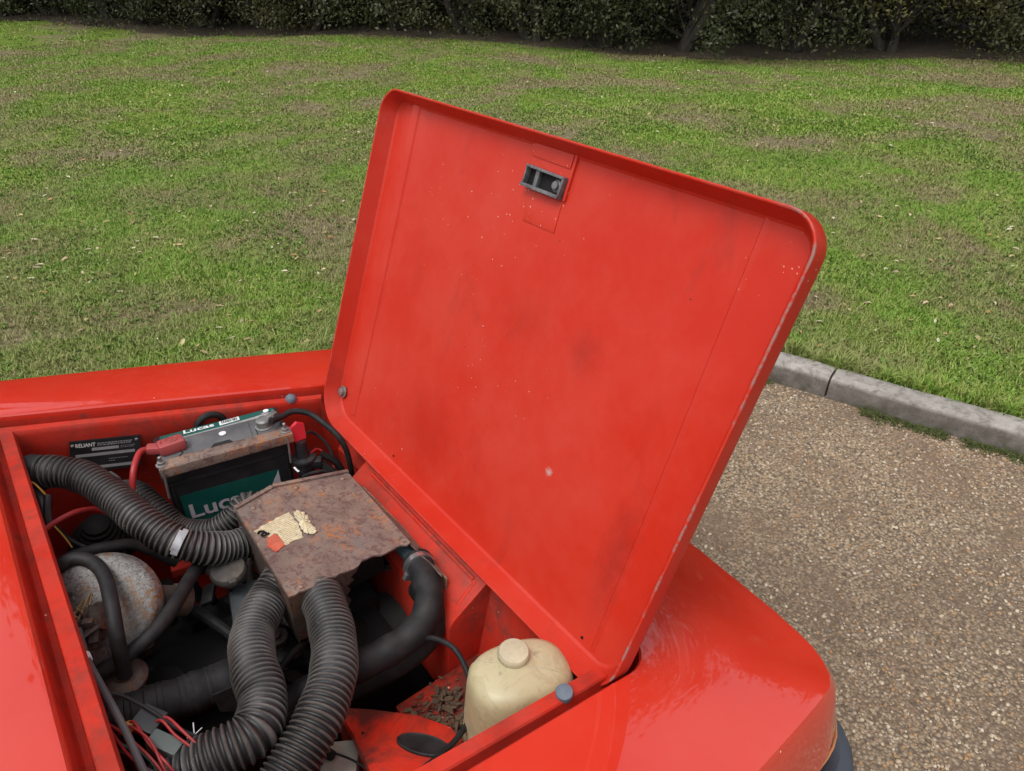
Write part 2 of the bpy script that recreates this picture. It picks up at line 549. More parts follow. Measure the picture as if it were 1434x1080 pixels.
# ================================================================= GROUND AND SETTING
KERB = [(2.98, -2.2), (2.92, -1.4), (2.84, -0.6), (2.76, -0.2), (2.68, 0.15), (2.595, 0.44), (2.52, 0.665), (2.455, 0.86), (2.395, 1.065),
        (2.325, 1.28), (2.18, 1.62), (1.93, 1.95), (1.5, 2.2), (0.9, 2.34), (0.0, 2.40), (-1.5, 2.42), (-4.0, 2.40), (-9.0, 2.3)]
KH, KW = 0.088, 0.115
kc = [Vector((p[0], p[1], 0)) for p in KERB]
kpts, kls = resample(catmull(kc, 10), 0.05)

def kerb_at(s):
    i = min(len(kls) - 2, max(0, int(np.searchsorted(kls, s)) - 1))
    t = (s - kls[i]) / (kls[i + 1] - kls[i])
    p = kpts[i].lerp(kpts[i + 1], t)
    tg = (kpts[min(i + 2, len(kpts) - 1)] - kpts[max(0, i - 1)]).normalized()
    return p, Vector((tg.y, -tg.x, 0)) * (1 if Vector((tg.y, -tg.x)).dot(Vector((p.x, p.y - 0.5))) > 0 else -1)

def ground_z(x, y):
    d = math.hypot(x, y)
    k = min(1.0, max(0.0, (d - 3.2) / 3.0))
    return 0.072 + 0.012 * mnoise.noise(Vector((x * 1.7, y * 1.7, 3))) + k * (0.10 * mnoise.noise(Vector((x * 0.23, y * 0.23, 7))) + 0.02 * mnoise.noise(Vector((x * 0.8, y * 0.8, 1))))

def grass_ground_mat():
    m, nt, b = new_mat('patchy_turf')
    v = wpos(nt)
    g = mixc(nt, ramp(nt, noise(nt, v, 1.1, 5), 0.35, 0.65), (0.1058, 0.1754, 0.0188), (0.1865, 0.2518, 0.0386))
    g = mixc(nt, ramp(nt, noise(nt, v, 55, 6, 0.75), 0.40, 0.75, 0, 0.55), g, (0.075, 0.070, 0.030))
    soil = mixc(nt, ramp(nt, noise(nt, v, 45, 6, 0.75), 0.35, 0.65), (0.13, 0.098, 0.064), (0.27, 0.215, 0.145))
    c = mixc(nt, ramp(nt, bare_node(nt, v), 0.46, 0.62, 0, 0.9), g, soil)
    nt.links.new(c, b.inputs['Base Color'])
    b.inputs['Roughness'].default_value = 0.95
    b.inputs['Specular IOR Level'].default_value = 0.15
    bump(nt, b, noise(nt, v, 60, 6, 0.8), 0.8, 0.02)
    return m

def bare_node(nt, v):
    """where the turf is worn through; the same noise thins the grass blades"""
    mp = N(nt, 'ShaderNodeVectorMath', operation='MULTIPLY')
    mp.inputs[1].default_value = (1.0, 1.0, 0.0)
    nt.links.new(v, mp.inputs[0])
    n = N(nt, 'ShaderNodeTexNoise')
    n.inputs['Scale'].default_value = 0.85
    n.inputs['Detail'].default_value = 5.0
    n.inputs['Roughness'].default_value = 0.68
    n.inputs['Distortion'].default_value = 0.35
    nt.links.new(mp.outputs[0], n.inputs['Vector'])
    return n.outputs[0]

def gravel_mat():
    m, nt, b = new_mat('brown_gravel_ground')
    v = wpos(nt)
    vo = N(nt, 'ShaderNodeTexVoronoi')
    vo.inputs['Scale'].default_value = 125
    nt.links.new(v, vo.inputs['Vector'])
    sep = N(nt, 'ShaderNodeSeparateColor')
    nt.links.new(vo.outputs['Color'], sep.inputs[0])
    c = mixc(nt, sep.outputs[0], (0.198, 0.1456, 0.0952), (0.4488, 0.325, 0.2074))
    c = mixc(nt, ramp(nt, sep.outputs[1], 0.84, 0.95), c, (0.5016, 0.416, 0.305))
    c = mixc(nt, ramp(nt, vo.outputs['Distance'], 0.35, 0.75, 0, 0.8), c, (0.0594, 0.0403, 0.0256))
    c = mixc(nt, ramp(nt, noise(nt, v, 2.4, 7, 0.70, 0.5), 0.44, 0.62, 0, 0.8), c, (0.165, 0.1066, 0.0683))
    c = mixc(nt, ramp(nt, noise(nt, v, 0.9, 4), 0.42, 0.62, 0, 0.35), c, (0.0924, 0.0676, 0.0464))
    nt.links.new(c, b.inputs['Base Color'])
    b.inputs['Roughness'].default_value = 0.85
    bump(nt, b, ramp(nt, vo.outputs['Distance'], 0, 0.8, 1, 0), 0.7, 0.006)
    return m

def kerb_mat():
    m, nt, b = new_mat('weathered_concrete')
    v = wpos(nt)
    c = mixc(nt, ramp(nt, noise(nt, v, 9, 7, 0.7), 0.35, 0.65), (0.22, 0.20, 0.175), (0.38, 0.35, 0.315))
    c = mixc(nt, ramp(nt, noise(nt, v, 26, 8, 0.72, 0.5), 0.48, 0.64, 0, 0.8), c, (0.105, 0.095, 0.08))
    c = mixc(nt, ramp(nt, noise(nt, v, 190, 4, 0.7), 0.55, 0.7, 0, 0.6), c, (0.40, 0.37, 0.33))
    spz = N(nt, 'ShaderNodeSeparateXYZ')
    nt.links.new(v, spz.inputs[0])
    face_dark = math_(nt, 'MULTIPLY', ramp(nt, spz.outputs[2], KH - 0.008, KH - 0.022), ramp(nt, noise(nt, v, 14, 7, 0.7), 0.3, 0.6, 0.4, 0.92))  # darker colour on the kerb below its top edge, broken up by noise
    c = mixc(nt, face_dark, c, (0.085, 0.072, 0.058))
    moss = math_(nt, 'MULTIPLY', ramp(nt, spz.outputs[2], 0.045, 0.0), ramp(nt, noise(nt, v, 7, 5), 0.48, 0.6))
    c = mixc(nt, moss, c, (0.055, 0.065, 0.018))
    nt.links.new(c, b.inputs['Base Color'])
    b.inputs['Roughness'].default_value = 0.9
    bump(nt, b, noise(nt, v, 110, 7, 0.75), 0.6, 0.004)
    return m

M['turf'] = grass_ground_mat()
M['gravel'] = gravel_mat()
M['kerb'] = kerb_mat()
M['mortar'] = simple('dark_joint', (0.06, 0.052, 0.042), 0.9, 0, 0.4, (0.05, 0.07, 0.02), 30)

g = MB()
g.add([(-60, -60, 0), (60, -60, 0), (60, 60, 0), (-60, 60, 0)], [(0, 1, 2, 3)])
tag(g.build('gravel_yard', M['gravel'], origin=Vector((0, 0, 0))), 'brown gravel yard the red car is parked on', None, None, 'structure')

# turf sheet, starts at the back of the kerb and fans out to beyond the hedge
offs = [0, 0.04, 0.1, 0.18, 0.28, 0.4, 0.55, 0.75, 1.0, 1.3, 1.7, 2.0] + [2.0 + 0.35 * k for k in range(1, 60)] + [25, 30, 45]
NS = 420
g = MB()
vs, fs = [], []
for i in range(NS + 1):
    p, nrm = kerb_at(kls[-1] * i / NS)
    for k, d in enumerate(offs):
        q = p + nrm * (KW - 0.012 + d)
        z = ground_z(q.x, q.y) + (0.004 if d > 0.05 else 0)
        vs.append((q.x, q.y, z))
no = len(offs)
for i in range(NS):
    for k in range(no - 1):
        fs.append((i * no + k, (i + 1) * no + k, (i + 1) * no + k + 1, i * no + k + 1))
g.add(vs, fs)
lawn = g.build('lawn', M['turf'], origin=Vector((0, 0, 0)), smooth=80)
tag(lawn, 'patchy worn lawn sloping away from the kerb to the hedge', None, None, 'structure')

# kerb: a mortar bed carrying single stones
g = MB()
bed_p = [kerb_at(s)[0] + kerb_at(s)[1] * KW * 0.5 for s in np.linspace(0.05, kls[-1] - 0.05, 110)]
vs, fs = [], []
for i, s in enumerate(np.linspace(0.05, kls[-1] - 0.05, 110)):
    p, nn = kerb_at(s)
    for (d, z) in ((0.016, -0.02), (0.020, KH - 0.018), (KW - 0.016, KH - 0.018), (KW - 0.012, -0.02)):
        q = p + nn * d
        vs.append((q.x, q.y, z))
for i in range(109):
    for k in range(4):
        k2 = (k + 1) % 4
        fs.append((i * 4 + k, i * 4 + k2, (i + 1) * 4 + k2, (i + 1) * 4 + k))
g.add(vs, fs)
kerb = tag(g.build('kerb', M['mortar'], origin=Vector((2.4, 1.0, 0))), 'low curved concrete kerb between gravel and lawn', None, None, 'structure')
def ss_at_y(y):
    return min(range(len(kpts)), key=lambda i: abs(kpts[i].y - y) + (0 if kpts[i].x > 2 else 9))
s_joint = kls[ss_at_y(1.062)]
STONE = 0.915
s0 = s_joint - STONE * int(s_joint / STONE)
rk = random.Random(3)
sidx = 0
while s0 + STONE < kls[-1]:
    g = MB()
    vs, fs = [], []
    prof = [(0.002, -0.02), (0.0, KH * 0.5), (0.006, KH - 0.016), (0.012, KH - 0.006), (0.024, KH), (KW - 0.012, KH + 0.001), (KW, KH - 0.008), (KW, -0.02)]
    dz = rk.uniform(-0.003, 0.003)
    steps = 14
    for i in range(steps + 1):
        s = s0 + 0.004 + (STONE - 0.008) * i / steps
        p, nn = kerb_at(s)
        for j, (d, z) in enumerate(prof):
            w = 0.0025 * mnoise.noise(Vector((s * 14, j * 3.1, sidx)))
            pull = 0.005 if i in (0, steps) and 1 < j < 6 else 0
            q = p + nn * (d + w)
            vs.append((q.x, q.y, z + dz + w - pull))
    n = len(prof)
    for i in range(steps):
        for k in range(n - 1):
            fs.append((i * n + k, i * n + k + 1, (i + 1) * n + k + 1, (i + 1) * n + k))
    fs.append(tuple(range(n)))
    fs.append(tuple(steps * n + k for k in range(n - 1, -1, -1)))
    g.add(vs, fs)
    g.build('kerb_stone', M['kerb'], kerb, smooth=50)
    s0 += STONE
    sidx += 1

# ---- scattered stuff through geometry nodes: one points mesh per scatter, a small library of unlinked pieces
def scatter(name, pts, sources, smin, smax, tilt, label, thin=None, sink=0.0, mat=None):
    me = bpy.data.meshes.new(name)
    me.vertices.add(len(pts))
    me.vertices.foreach_set('co', np.asarray(pts, dtype=np.float32).ravel())
    o = bpy.data.objects.new(name, me)
    COL.objects.link(o)
    ng = bpy.data.node_groups.new(name, 'GeometryNodeTree')
    ng.interface.new_socket('Geometry', in_out='INPUT', socket_type='NodeSocketGeometry')
    ng.interface.new_socket('Geometry', in_out='OUTPUT', socket_type='NodeSocketGeometry')
    gi, go = ng.nodes.new('NodeGroupInput'), ng.nodes.new('NodeGroupOutput')
    m2p = ng.nodes.new('GeometryNodeMeshToPoints')
    ng.links.new(gi.outputs[0], m2p.inputs[0])
    cur = m2p.outputs[0]
    if thin:
        pos = ng.nodes.new('GeometryNodeInputPosition')
        bn = bare_node(ng, pos.outputs[0])
        rv = ng.nodes.new('FunctionNodeRandomValue')
        rv.inputs[2].default_value = -thin[1]
        rv.inputs[3].default_value = thin[1]
        a = ng.nodes.new('ShaderNodeMath')
        a.operation = 'ADD'
        ng.links.new(bn, a.inputs[0])
        ng.links.new(rv.outputs[1], a.inputs[1])
        cmp_ = ng.nodes.new('ShaderNodeMath')
        cmp_.operation = 'GREATER_THAN'
        cmp_.inputs[1].default_value = thin[0]
        ng.links.new(a.outputs[0], cmp_.inputs[0])
        dl = ng.nodes.new('GeometryNodeDeleteGeometry')
        dl.domain = 'POINT'
        ng.links.new(cur, dl.inputs[0])
        ng.links.new(cmp_.outputs[0], dl.inputs[1])
        cur = dl.outputs[0]
    j = ng.nodes.new('GeometryNodeGeometryToInstance')
    for src in sources:
        oi = ng.nodes.new('GeometryNodeObjectInfo')
        oi.inputs[0].default_value = src
        oi.inputs[1].default_value = True
        ng.links.new(oi.outputs['Geometry'], j.inputs[0])
    inst = ng.nodes.new('GeometryNodeInstanceOnPoints')
    ng.links.new(cur, inst.inputs['Points'])
    ng.links.new(j.outputs[0], inst.inputs['Instance'])
    inst.inputs['Pick Instance'].default_value = True
    rot = ng.nodes.new('FunctionNodeRandomValue')
    rot.data_type = 'FLOAT_VECTOR'
    rot.inputs[0].default_value = (-tilt, -tilt, 0)
    rot.inputs[1].default_value = (tilt, tilt, 6.283)
    ng.links.new(rot.outputs[0], inst.inputs['Rotation'])
    sv = ng.nodes.new('FunctionNodeRandomValue')
    sv.inputs[2].default_value = smin
    sv.inputs[3].default_value = smax
    ng.links.new(sv.outputs[1], inst.inputs['Scale'])
    ng.links.new(inst.outputs[0], go.inputs[0])
    md = o.modifiers.new('scatter', 'NODES')
    md.node_group = ng
    return tag(o, label, None, None, 'stuff')

def source(name, vs, fs, mat):
    me = bpy.data.meshes.new(name)
    me.from_pydata(vs, [], fs)
    me.polygons.foreach_set('use_smooth', [True] * len(me.polygons))
    me.materials.append(mat)
    return bpy.data.objects.new(name, me)

HEAD = np.array([math.sin(R(37.96)), math.cos(R(37.96))])
def in_view(P, half=42):
    d = P / np.linalg.norm(P, axis=1)[:, None]
    return (d @ HEAD) > math.cos(R(half))

KP = np.array([(p.x, p.y) for p in kpts])
KN = np.array([tuple(kerb_at(s)[1].xy) for s in kls])
def kerb_side(P):
    """signed distance from the kerb face, positive on the lawn"""
    out = np.empty(len(P))
    for a in range(0, len(P), 4000):
        d = P[a:a + 4000, None, :] - KP[None]
        i = np.argmin((d ** 2).sum(2), axis=1)
        r_ = np.arange(len(i))
        out[a:a + 4000] = (d[r_, i] * KN[i]).sum(1)
    return out

def leaf_tint(name, cols, rough=0.6, trans=0.0):
    m, nt, b = new_mat(name)
    oi = N(nt, 'ShaderNodeObjectInfo')
    cr = N(nt, 'ShaderNodeValToRGB')
    cr.color_ramp.elements[0].position = 0
    cr.color_ramp.elements[0].color = (*cols[0], 1)
    cr.color_ramp.elements[1].position = 1
    cr.color_ramp.elements[1].color = (*cols[-1], 1)
    for k, c in enumerate(cols[1:-1]):
        e = cr.color_ramp.elements.new((k + 1) / (len(cols) - 1))
        e.color = (*c, 1)
    nt.links.new(oi.outputs['Random'], cr.inputs[0])
    nt.links.new(cr.outputs[0], b.inputs['Base Color'])
    b.inputs['Roughness'].default_value = rough
    b.inputs['Specular IOR Level'].default_value = 0.3
    return m, nt, b, cr

gm, gnt, gb, gcr = leaf_tint('grass_blades', [(0.1058, 0.2136, 0.0171), (0.1492, 0.267, 0.0256), (0.199, 0.3127, 0.0427), (0.2611, 0.3204, 0.0728), (0.3357, 0.3356, 0.1026)])
_p = wpos(gnt)
_c = mixc(gnt, ramp(gnt, noise(gnt, _p, 0.9, 4), 0.40, 0.66, 0, 0.6), gcr.outputs[0], (0.1058, 0.2288, 0.0205))
_c = mixc(gnt, ramp(gnt, bare_node(gnt, _p), 0.43, 0.60, 0, 0.9), _c, (0.26, 0.215, 0.105))
gnt.links.new(_c, gb.inputs['Base Color'])
M['blade'] = gm
M['pebble'] = leaf_tint('pebbles', [(0.10, 0.072, 0.052), (0.24, 0.175, 0.115), (0.40, 0.30, 0.20), (0.20, 0.165, 0.135), (0.38, 0.22, 0.10), (0.31, 0.235, 0.16), (0.46, 0.365, 0.255), (0.56, 0.48, 0.37)], 0.6)[0]
M['litter'] = leaf_tint('fallen_leaf', [(0.26, 0.17, 0.07), (0.46, 0.38, 0.20), (0.14, 0.08, 0.04), (0.55, 0.52, 0.36), (0.40, 0.20, 0.08), (0.60, 0.56, 0.42)], 0.7)[0]
M['weed'] = leaf_tint('clover_leaf', [(0.1016, 0.1811, 0.0268), (0.1525, 0.2415, 0.042), (0.2159, 0.2777, 0.0765)], 0.55)[0]

def tuft(seed, nb, h, spread, w):
    r = random.Random(seed)
    vs, fs = [], []
    for _ in range(nb):
        a = r.uniform(0, 6.283)
        d = r.uniform(0, spread)
        x, y = d * math.cos(a), d * math.sin(a)
        b = r.uniform(0, 6.283)
        ln = h * r.uniform(0.55, 1.15)
        lean = r.uniform(0.35, 1.5) * ln
        dx, dy = math.cos(b), math.sin(b)
        px_, py_ = -dy * w, dx * w
        o = len(vs)
        mx, my, mz = x + dx * lean * 0.35, y + dy * lean * 0.35, ln * 0.62
        vs += [(x - px_, y - py_, -0.004), (x + px_, y + py_, -0.004), (mx + px_ * 0.8, my + py_ * 0.8, mz), (mx - px_ * 0.8, my - py_ * 0.8, mz), (x + dx * lean, y + dy * lean, ln * 0.9)]
        fs += [(o, o + 1, o + 2, o + 3), (o + 3, o + 2, o + 4)]
    return vs, fs

def rand_view(n, rmin, rmax, half=54):
    n = int(n * half / 40)
    r = np.sqrt(rng.uniform(rmin ** 2, rmax ** 2, n))
    a = R(37.96) + rng.uniform(-R(half), R(half), n)
    return np.stack([np.sin(a) * r, np.cos(a) * r], 1)

def lift(P, dz=0.0):
    return np.array([(x, y, ground_z(x, y) + 0.003 + dz) for x, y in P])

src = [source('grass_tuft', *tuft(i, 12, 0.018, 0.034, 0.0016), M['blade']) for i in range(4)]
P = rand_view(95000, 2.2, 6.2)
sd = kerb_side(P)
P = P[sd > KW + 0.005]
scatter('grass', lift(P), src, 0.6, 1.25, 0.25, 'short green grass of the near lawn', (0.550, 0.15))
src = [source('grass_tuft', *tuft(20 + i, 14, 0.015, 0.065, 0.0036), M['blade']) for i in range(4)]
P = rand_view(70000, 6.0, 14.5)
P = P[kerb_side(P) > KW]
scatter('grass', lift(P), src, 0.6, 1.3, 0.25, 'short green grass of the far lawn', (0.62, 0.14))
P = rand_view(16000, 14.0, 30.0)
P = P[kerb_side(P) > KW]
src = [source('grass_tuft', *tuft(30 + i, 16, 0.022, 0.12, 0.007), M['blade']) for i in range(3)]
scatter('grass', lift(P), src, 0.6, 1.3, 0.25, 'short green grass at the far end of the lawn', (0.64, 0.12))
# a rank fringe of longer grass behind the kerb
src = [source('grass_tuft', *tuft(40 + i, 12, 0.05, 0.025, 0.0018), M['blade']) for i in range(3)]
sK = rng.uniform(1.6, 6.0, 1500)
PP = []
for s in sK:
    p, nn = kerb_at(s)
    q = p + nn * (KW + abs(rng.normal(0, 0.05)) + 0.004)
    PP.append((q.x, q.y))
PP = np.array(PP)
scatter('grass', lift(PP), src, 0.5, 1.1, 0.3, 'longer grass fringing the back of the kerb')
# clover and plantain leaves in the turf
def rosette(seed):
    r = random.Random(seed)
    vs, fs = [], []
    for k in range(7):
        a = r.uniform(0, 6.283)
        L, w = r.uniform(0.012, 0.026), r.uniform(0.005, 0.009)
        z = r.uniform(0.012, 0.028)
        dx, dy = math.cos(a), math.sin(a)
        o = len(vs)
        vs += [(0.004 * dx, 0.004 * dy, 0), (dx * L * 0.5 - dy * w, dy * L * 0.5 + dx * w, z), (dx * L, dy * L, z * 0.8), (dx * L * 0.5 + dy * w, dy * L * 0.5 - dx * w, z)]
        fs.append((o, o + 1, o + 2, o + 3))
    return vs, fs
src = [source('clover', *rosette(i), M['weed']) for i in range(3)]
P = rand_view(26000, 2.4, 7.5)
nz = np.array([mnoise.noise(Vector((x * 1.9, y * 1.9, 11))) for x, y in P])
P = P[(nz > 0.16 - 0.5 * (rng.random(len(P)) < 0.12)) & (kerb_side(P) > KW + 0.01)]
scatter('clover', lift(P), src, 0.4, 0.85, 0.3, 'clover and broad weeds growing in the turf')
# fallen leaves
def leafshape(seed, s):
    r = random.Random(seed)
    c = r.uniform(0.15, 0.5) * s
    vs = [(-s, 0, 0), (-0.35 * s, -0.42 * s, c * 0.5), (0.5 * s, -0.34 * s, c * 0.7), (s, 0, 0.1 * s), (0.5 * s, 0.36 * s, c), (-0.35 * s, 0.40 * s, c * 0.6), (0.1 * s, 0, 0)]
    return vs, [(0, 1, 6), (1, 2, 6), (2, 3, 6), (3, 4, 6), (4, 5, 6), (5, 0, 6)]
src = [source('leaf', *leafshape(i, 0.021), M['litter']) for i in range(4)]
P = np.concatenate([rand_view(2600, 2.6, 14.0), rand_view(2200, 7.0, 17.0), rand_view(450, 2.4, 5)])
P = P[kerb_side(P) > KW]
scatter('fallen_leaves', lift(P, 0.012), src, 0.20, 1.05, 0.35, 'pale fallen leaves scattered over the lawn')
# pebbles
def pebble(seed):
    bm = bmesh.new()
    bmesh.ops.create_icosphere(bm, subdivisions=1, radius=1)
    r = random.Random(seed)
    sx, sy, sz = r.uniform(0.8, 1.3), r.uniform(0.6, 1.0), r.uniform(0.4, 0.7)
    vs = [(v.co.x * sx * r.uniform(0.85, 1.15), v.co.y * sy * r.uniform(0.85, 1.15), v.co.z * sz * r.uniform(0.85, 1.15)) for v in bm.verts]
    bm.verts.index_update()
    fs = [tuple(v.index for v in f.verts) for f in bm.faces]
    bm.free()
    return vs, fs
src = [source('pebble', *pebble(i), M['pebble']) for i in range(5)]
n = 90000
P = np.stack([rng.uniform(0.6, 3.3, n), rng.uniform(-1.5, 1.8, n)], 1)
nz = np.array([mnoise.noise(Vector((x * 2.2, y * 2.2, 5))) + 0.5 * mnoise.noise(Vector((x * 6, y * 6, 9))) for x, y in P])
P = P[(kerb_side(P) < -0.004) & (nz > rng.uniform(-0.75, 0.55, n)) & in_view(P, 72)]
scatter('gravel', np.concatenate([P, np.full((len(P), 1), 0.001)], 1), src, 0.0018, 0.0060, 0.5, 'loose brown and cream gravel beside the car')
# moss and weeds along the kerb foot
src = [source('moss_tuft', *tuft(60 + i, 12, 0.012, 0.02, 0.0018), M['mossy']) for i in range(3)]
PP = []
for s in rng.uniform(1.8, 5.2, 2600):
    if mnoise.noise(Vector((s * 3.1, 2, 4))) < 0.02:
        continue
    p, nn = kerb_at(s)
    q = p - nn * (abs(rng.normal(0, 0.022)) + 0.002)
    PP.append((q.x, q.y, 0.001))
scatter('moss', PP, src, 0.5, 1.1, 0.4, 'green moss and weeds along the foot of the kerb')

# ---- hedge
HEDGE = [(-9.0, 33.0), (-4.0, 26.5), (1.74, 19.0), (3.6, 15.7), (5.2, 12.95), (6.73, 10.5), (7.6, 9.1), (9.2, 7.05), (12.2, 4.1), (15.5, 1.2), (19.5, -2.0), (24, -5.5)]
hp, hl = resample(catmull([Vector((x, y, 0)) for x, y in HEDGE], 8), 0.2)
def hedge_at(s):
    i = min(len(hl) - 2, max(0, int(np.searchsorted(hl, s)) - 1))
    tg = (hp[i + 1] - hp[i]).normalized()
    return hp[i].lerp(hp[i + 1], (s - hl[i]) / (hl[i + 1] - hl[i])), Vector((-tg.y, tg.x, 0))
def soil_mat():
    m, nt, b = new_mat('leafy_soil')
    v = wpos(nt)
    c = mixc(nt, ramp(nt, noise(nt, v, 22, 6, 0.75), 0.35, 0.65), (0.040, 0.028, 0.020), (0.125, 0.088, 0.055))
    c = mixc(nt, ramp(nt, noise(nt, v, 4, 4), 0.45, 0.7, 0, 0.5), c, (0.06, 0.06, 0.022))
    nt.links.new(c, b.inputs['Base Color'])
    b.inputs['Roughness'].default_value = 0.95
    bump(nt, b, noise(nt, v, 30, 6, 0.8), 0.8, 0.03)
    return m
M['soil'] = soil_mat()
g = MB()
vs, fs = [], []
LN = 160
cross = (-0.16, -0.06, 0.02, 0.1, 0.6, 1.4, 3.0, 8.0)
for i in range(LN + 1):
    p, nn = hedge_at(hl[-1] * i / LN)
    for k, d in enumerate(cross):
        w = 0.30 * mnoise.noise(Vector((i * 0.45, k, 2))) if k < 2 else 0
        q = p + nn * (d + w)
        z = ground_z(q.x, q.y)
        vs.append((q.x, q.y, z + (0.006 if k == 0 else 0.022 + 0.03 * max(0, d))))
nc = len(cross)
# the normal must point away from the camera, to the far side of the hedge
for i in range(LN):
    for k in range(nc - 1):
        fs.append((i * nc + k, (i + 1) * nc + k, (i + 1) * nc + k + 1, i * nc + k + 1))
_p, _n = hedge_at(hl[-1] * 0.5)
g.add(vs, fs)
tag(g.build('hedge_bank', M['soil'], origin=Vector((8, 8, 0)), smooth=80), 'strip of bare leafy soil under the hedge', None, None, 'structure')

def foliage_mat(name, a, b_, c_):
    m, nt, b = new_mat(name)
    v = wpos(nt)
    oi = N(nt, 'ShaderNodeObjectInfo')
    c = mixc(nt, ramp(nt, noise(nt, v, 1.5, 5, 0.65), 0.40, 0.60), a, b_)
    c = mixc(nt, ramp(nt, noise(nt, v, 26, 3, 0.7), 0.46, 0.66), c, c_)
    c = mixc(nt, ramp(nt, oi.outputs['Random'], 0.2, 1.0, 0, 0.55), c, (0.075, 0.066, 0.026))
    nt.links.new(c, b.inputs['Base Color'])
    b.inputs['Roughness'].default_value = 0.5
    b.inputs['Specular IOR Level'].default_value = 0.35
    return m
M['leafdark'] = foliage_mat('dark_hedge_leaves', (0.016, 0.026, 0.010), (0.042, 0.055, 0.020), (0.085, 0.085, 0.032))
M['leafyel'] = foliage_mat('yellowing_leaves', (0.045, 0.055, 0.016), (0.10, 0.10, 0.028), (0.20, 0.17, 0.05))
M['bark'] = simple('grey_brown_bark', (0.048, 0.040, 0.031), 0.9, 0, 0.6, (0.022, 0.026, 0.014), 12, 0.6)

def crown_mesh(seed, h, rad, low, n_clump, per):
    r = np.random.default_rng(seed)
    V, F = [], []
    for c in range(n_clump):
        u = r.random()
        if u < 0.55:
            z = low + (2.1 - low) * r.random()
        else:
            z = 2.0 + (h - 2.0) * r.random()
        prof = rad * (0.72 + 0.28 * math.sin(min(1, z / (h * 0.55)) * math.pi / 2)) * math.sqrt(max(0.02, 1 - max(0, (z - h * 0.55) / (h * 0.47)) ** 2))
        a = r.uniform(0, 2 * math.pi)
        rr = prof * (0.62 + 0.38 * math.sqrt(r.random()))
        cx, cy = rr * math.cos(a), rr * math.sin(a)
        sig = r.uniform(0.08, 0.26) * (1.0 if z < 2.2 else 1.9)
        size = (0.014, 0.040) if z < 2.2 else (0.06, 0.12)
        k = per if z < 2.2 else int(per * 0.55)
        C_ = r.normal(0, 1, (k, 3)) * np.array([sig, sig, sig * 0.75]) + np.array([cx, cy, z])
        C_ = C_[C_[:, 2] > low * 0.55]
        for p in C_:
            d = Vector(r.normal(0, 1, 3)).normalized()
            e = d.cross(Vector(r.normal(0, 1, 3))).normalized()
            s = r.uniform(*size)
            o = len(V)
            p = Vector(p)
            V += [p - d * s, p + e * s * 0.5, p + d * s, p - e * s * 0.5]
            F.append((o, o + 1, o + 2, o + 3))
    me = bpy.data.meshes.new('crown')
    me.from_pydata([tuple(v) for v in V], [], F)
    return me

def limbs(seed, h, rad, low, thick, lean):
    r = random.Random(seed)
    mb = MB()
    for t in range(2 if thick < 0.09 else 1):
        ox, oy = r.uniform(-0.15, 0.15), r.uniform(-0.15, 0.15)
        path = [(ox, oy, -0.05)]
        x, y = ox, oy
        for z in (0.25, 0.6, 1.1, 2.0, 3.5, h * 0.75):
            x += r.uniform(-0.12, 0.12) + lean * 0.15
            y += r.uniform(-0.12, 0.12)
            path.append((x, y, z))
        mb.tube(path, lambda u: thick * (1.25 - 1.05 * u) * (1.35 if u < 0.03 else 1), 8, 0.12, smooth=3)
        for k in range(9):
            z0 = r.uniform(0.05, 1.4)
            a = r.uniform(0, 6.283)
            L = r.uniform(0.6, rad * 1.05)
            f = z0 / 2.0
            bx, by = ox + (x - ox) * f * 0.4, oy + (y - oy) * f * 0.4
            mb.tube([(bx, by, z0), (bx + L * 0.4 * math.cos(a), by + L * 0.4 * math.sin(a), z0 + L * r.uniform(0.1, 0.6)),
                     (bx + L * math.cos(a + 0.3), by + L * math.sin(a + 0.3), z0 + L * r.uniform(0.3, 1.1))], lambda u: max(0.012, thick * 0.30 * (1.1 - u)), 5, 0.15, smooth=3)
    return mb

variants = []
for k, (h, rad, low, nc_, per) in enumerate(((7.5, 1.45, 0.22, 120, 140), (6.4, 1.6, 0.10, 135, 140), (8.2, 1.5, 0.48, 125, 140))):
    cm = crown_mesh(100 + k, h, rad, low, nc_, per)
    cm.materials.append(M['leafdark'])
    variants.append((cm, h, rad, low))
cy = variants[2][0].copy()
cy.materials.clear()
cy.materials.append(M['leafyel'])
tmb = [limbs(5, 7.5, 1.45, 0.34, 0.05, 0.3), limbs(6, 6.4, 1.6, 0.2, 0.055, -0.3), limbs(9, 8.2, 1.5, 0.6, 0.092, 0.8)]
tmesh = []
for mb_ in tmb:
    tmp = mb_.build('trunk', M['bark'], origin=Vector((0, 0, 0)))
    tmesh.append(tmp.data)
    bpy.data.objects.remove(tmp)

def bush(x, y, var, rz, sc, label, cat='hedge bush', group='dark bushes making up the hedge', crown=None, name='hedge_bush'):
    t = thing(name, (x, y, ground_z(x, y) + 0.02), label, cat, group)
    t.rotation_euler = (0, 0, rz)
    t.scale = (sc, sc, sc)
    for nm, me in (('trunk', tmesh[var]), ('crown', crown or variants[var][0])):
        c = bpy.data.objects.new(nm, me)
        COL.objects.link(c)
        c.parent = t
    return t

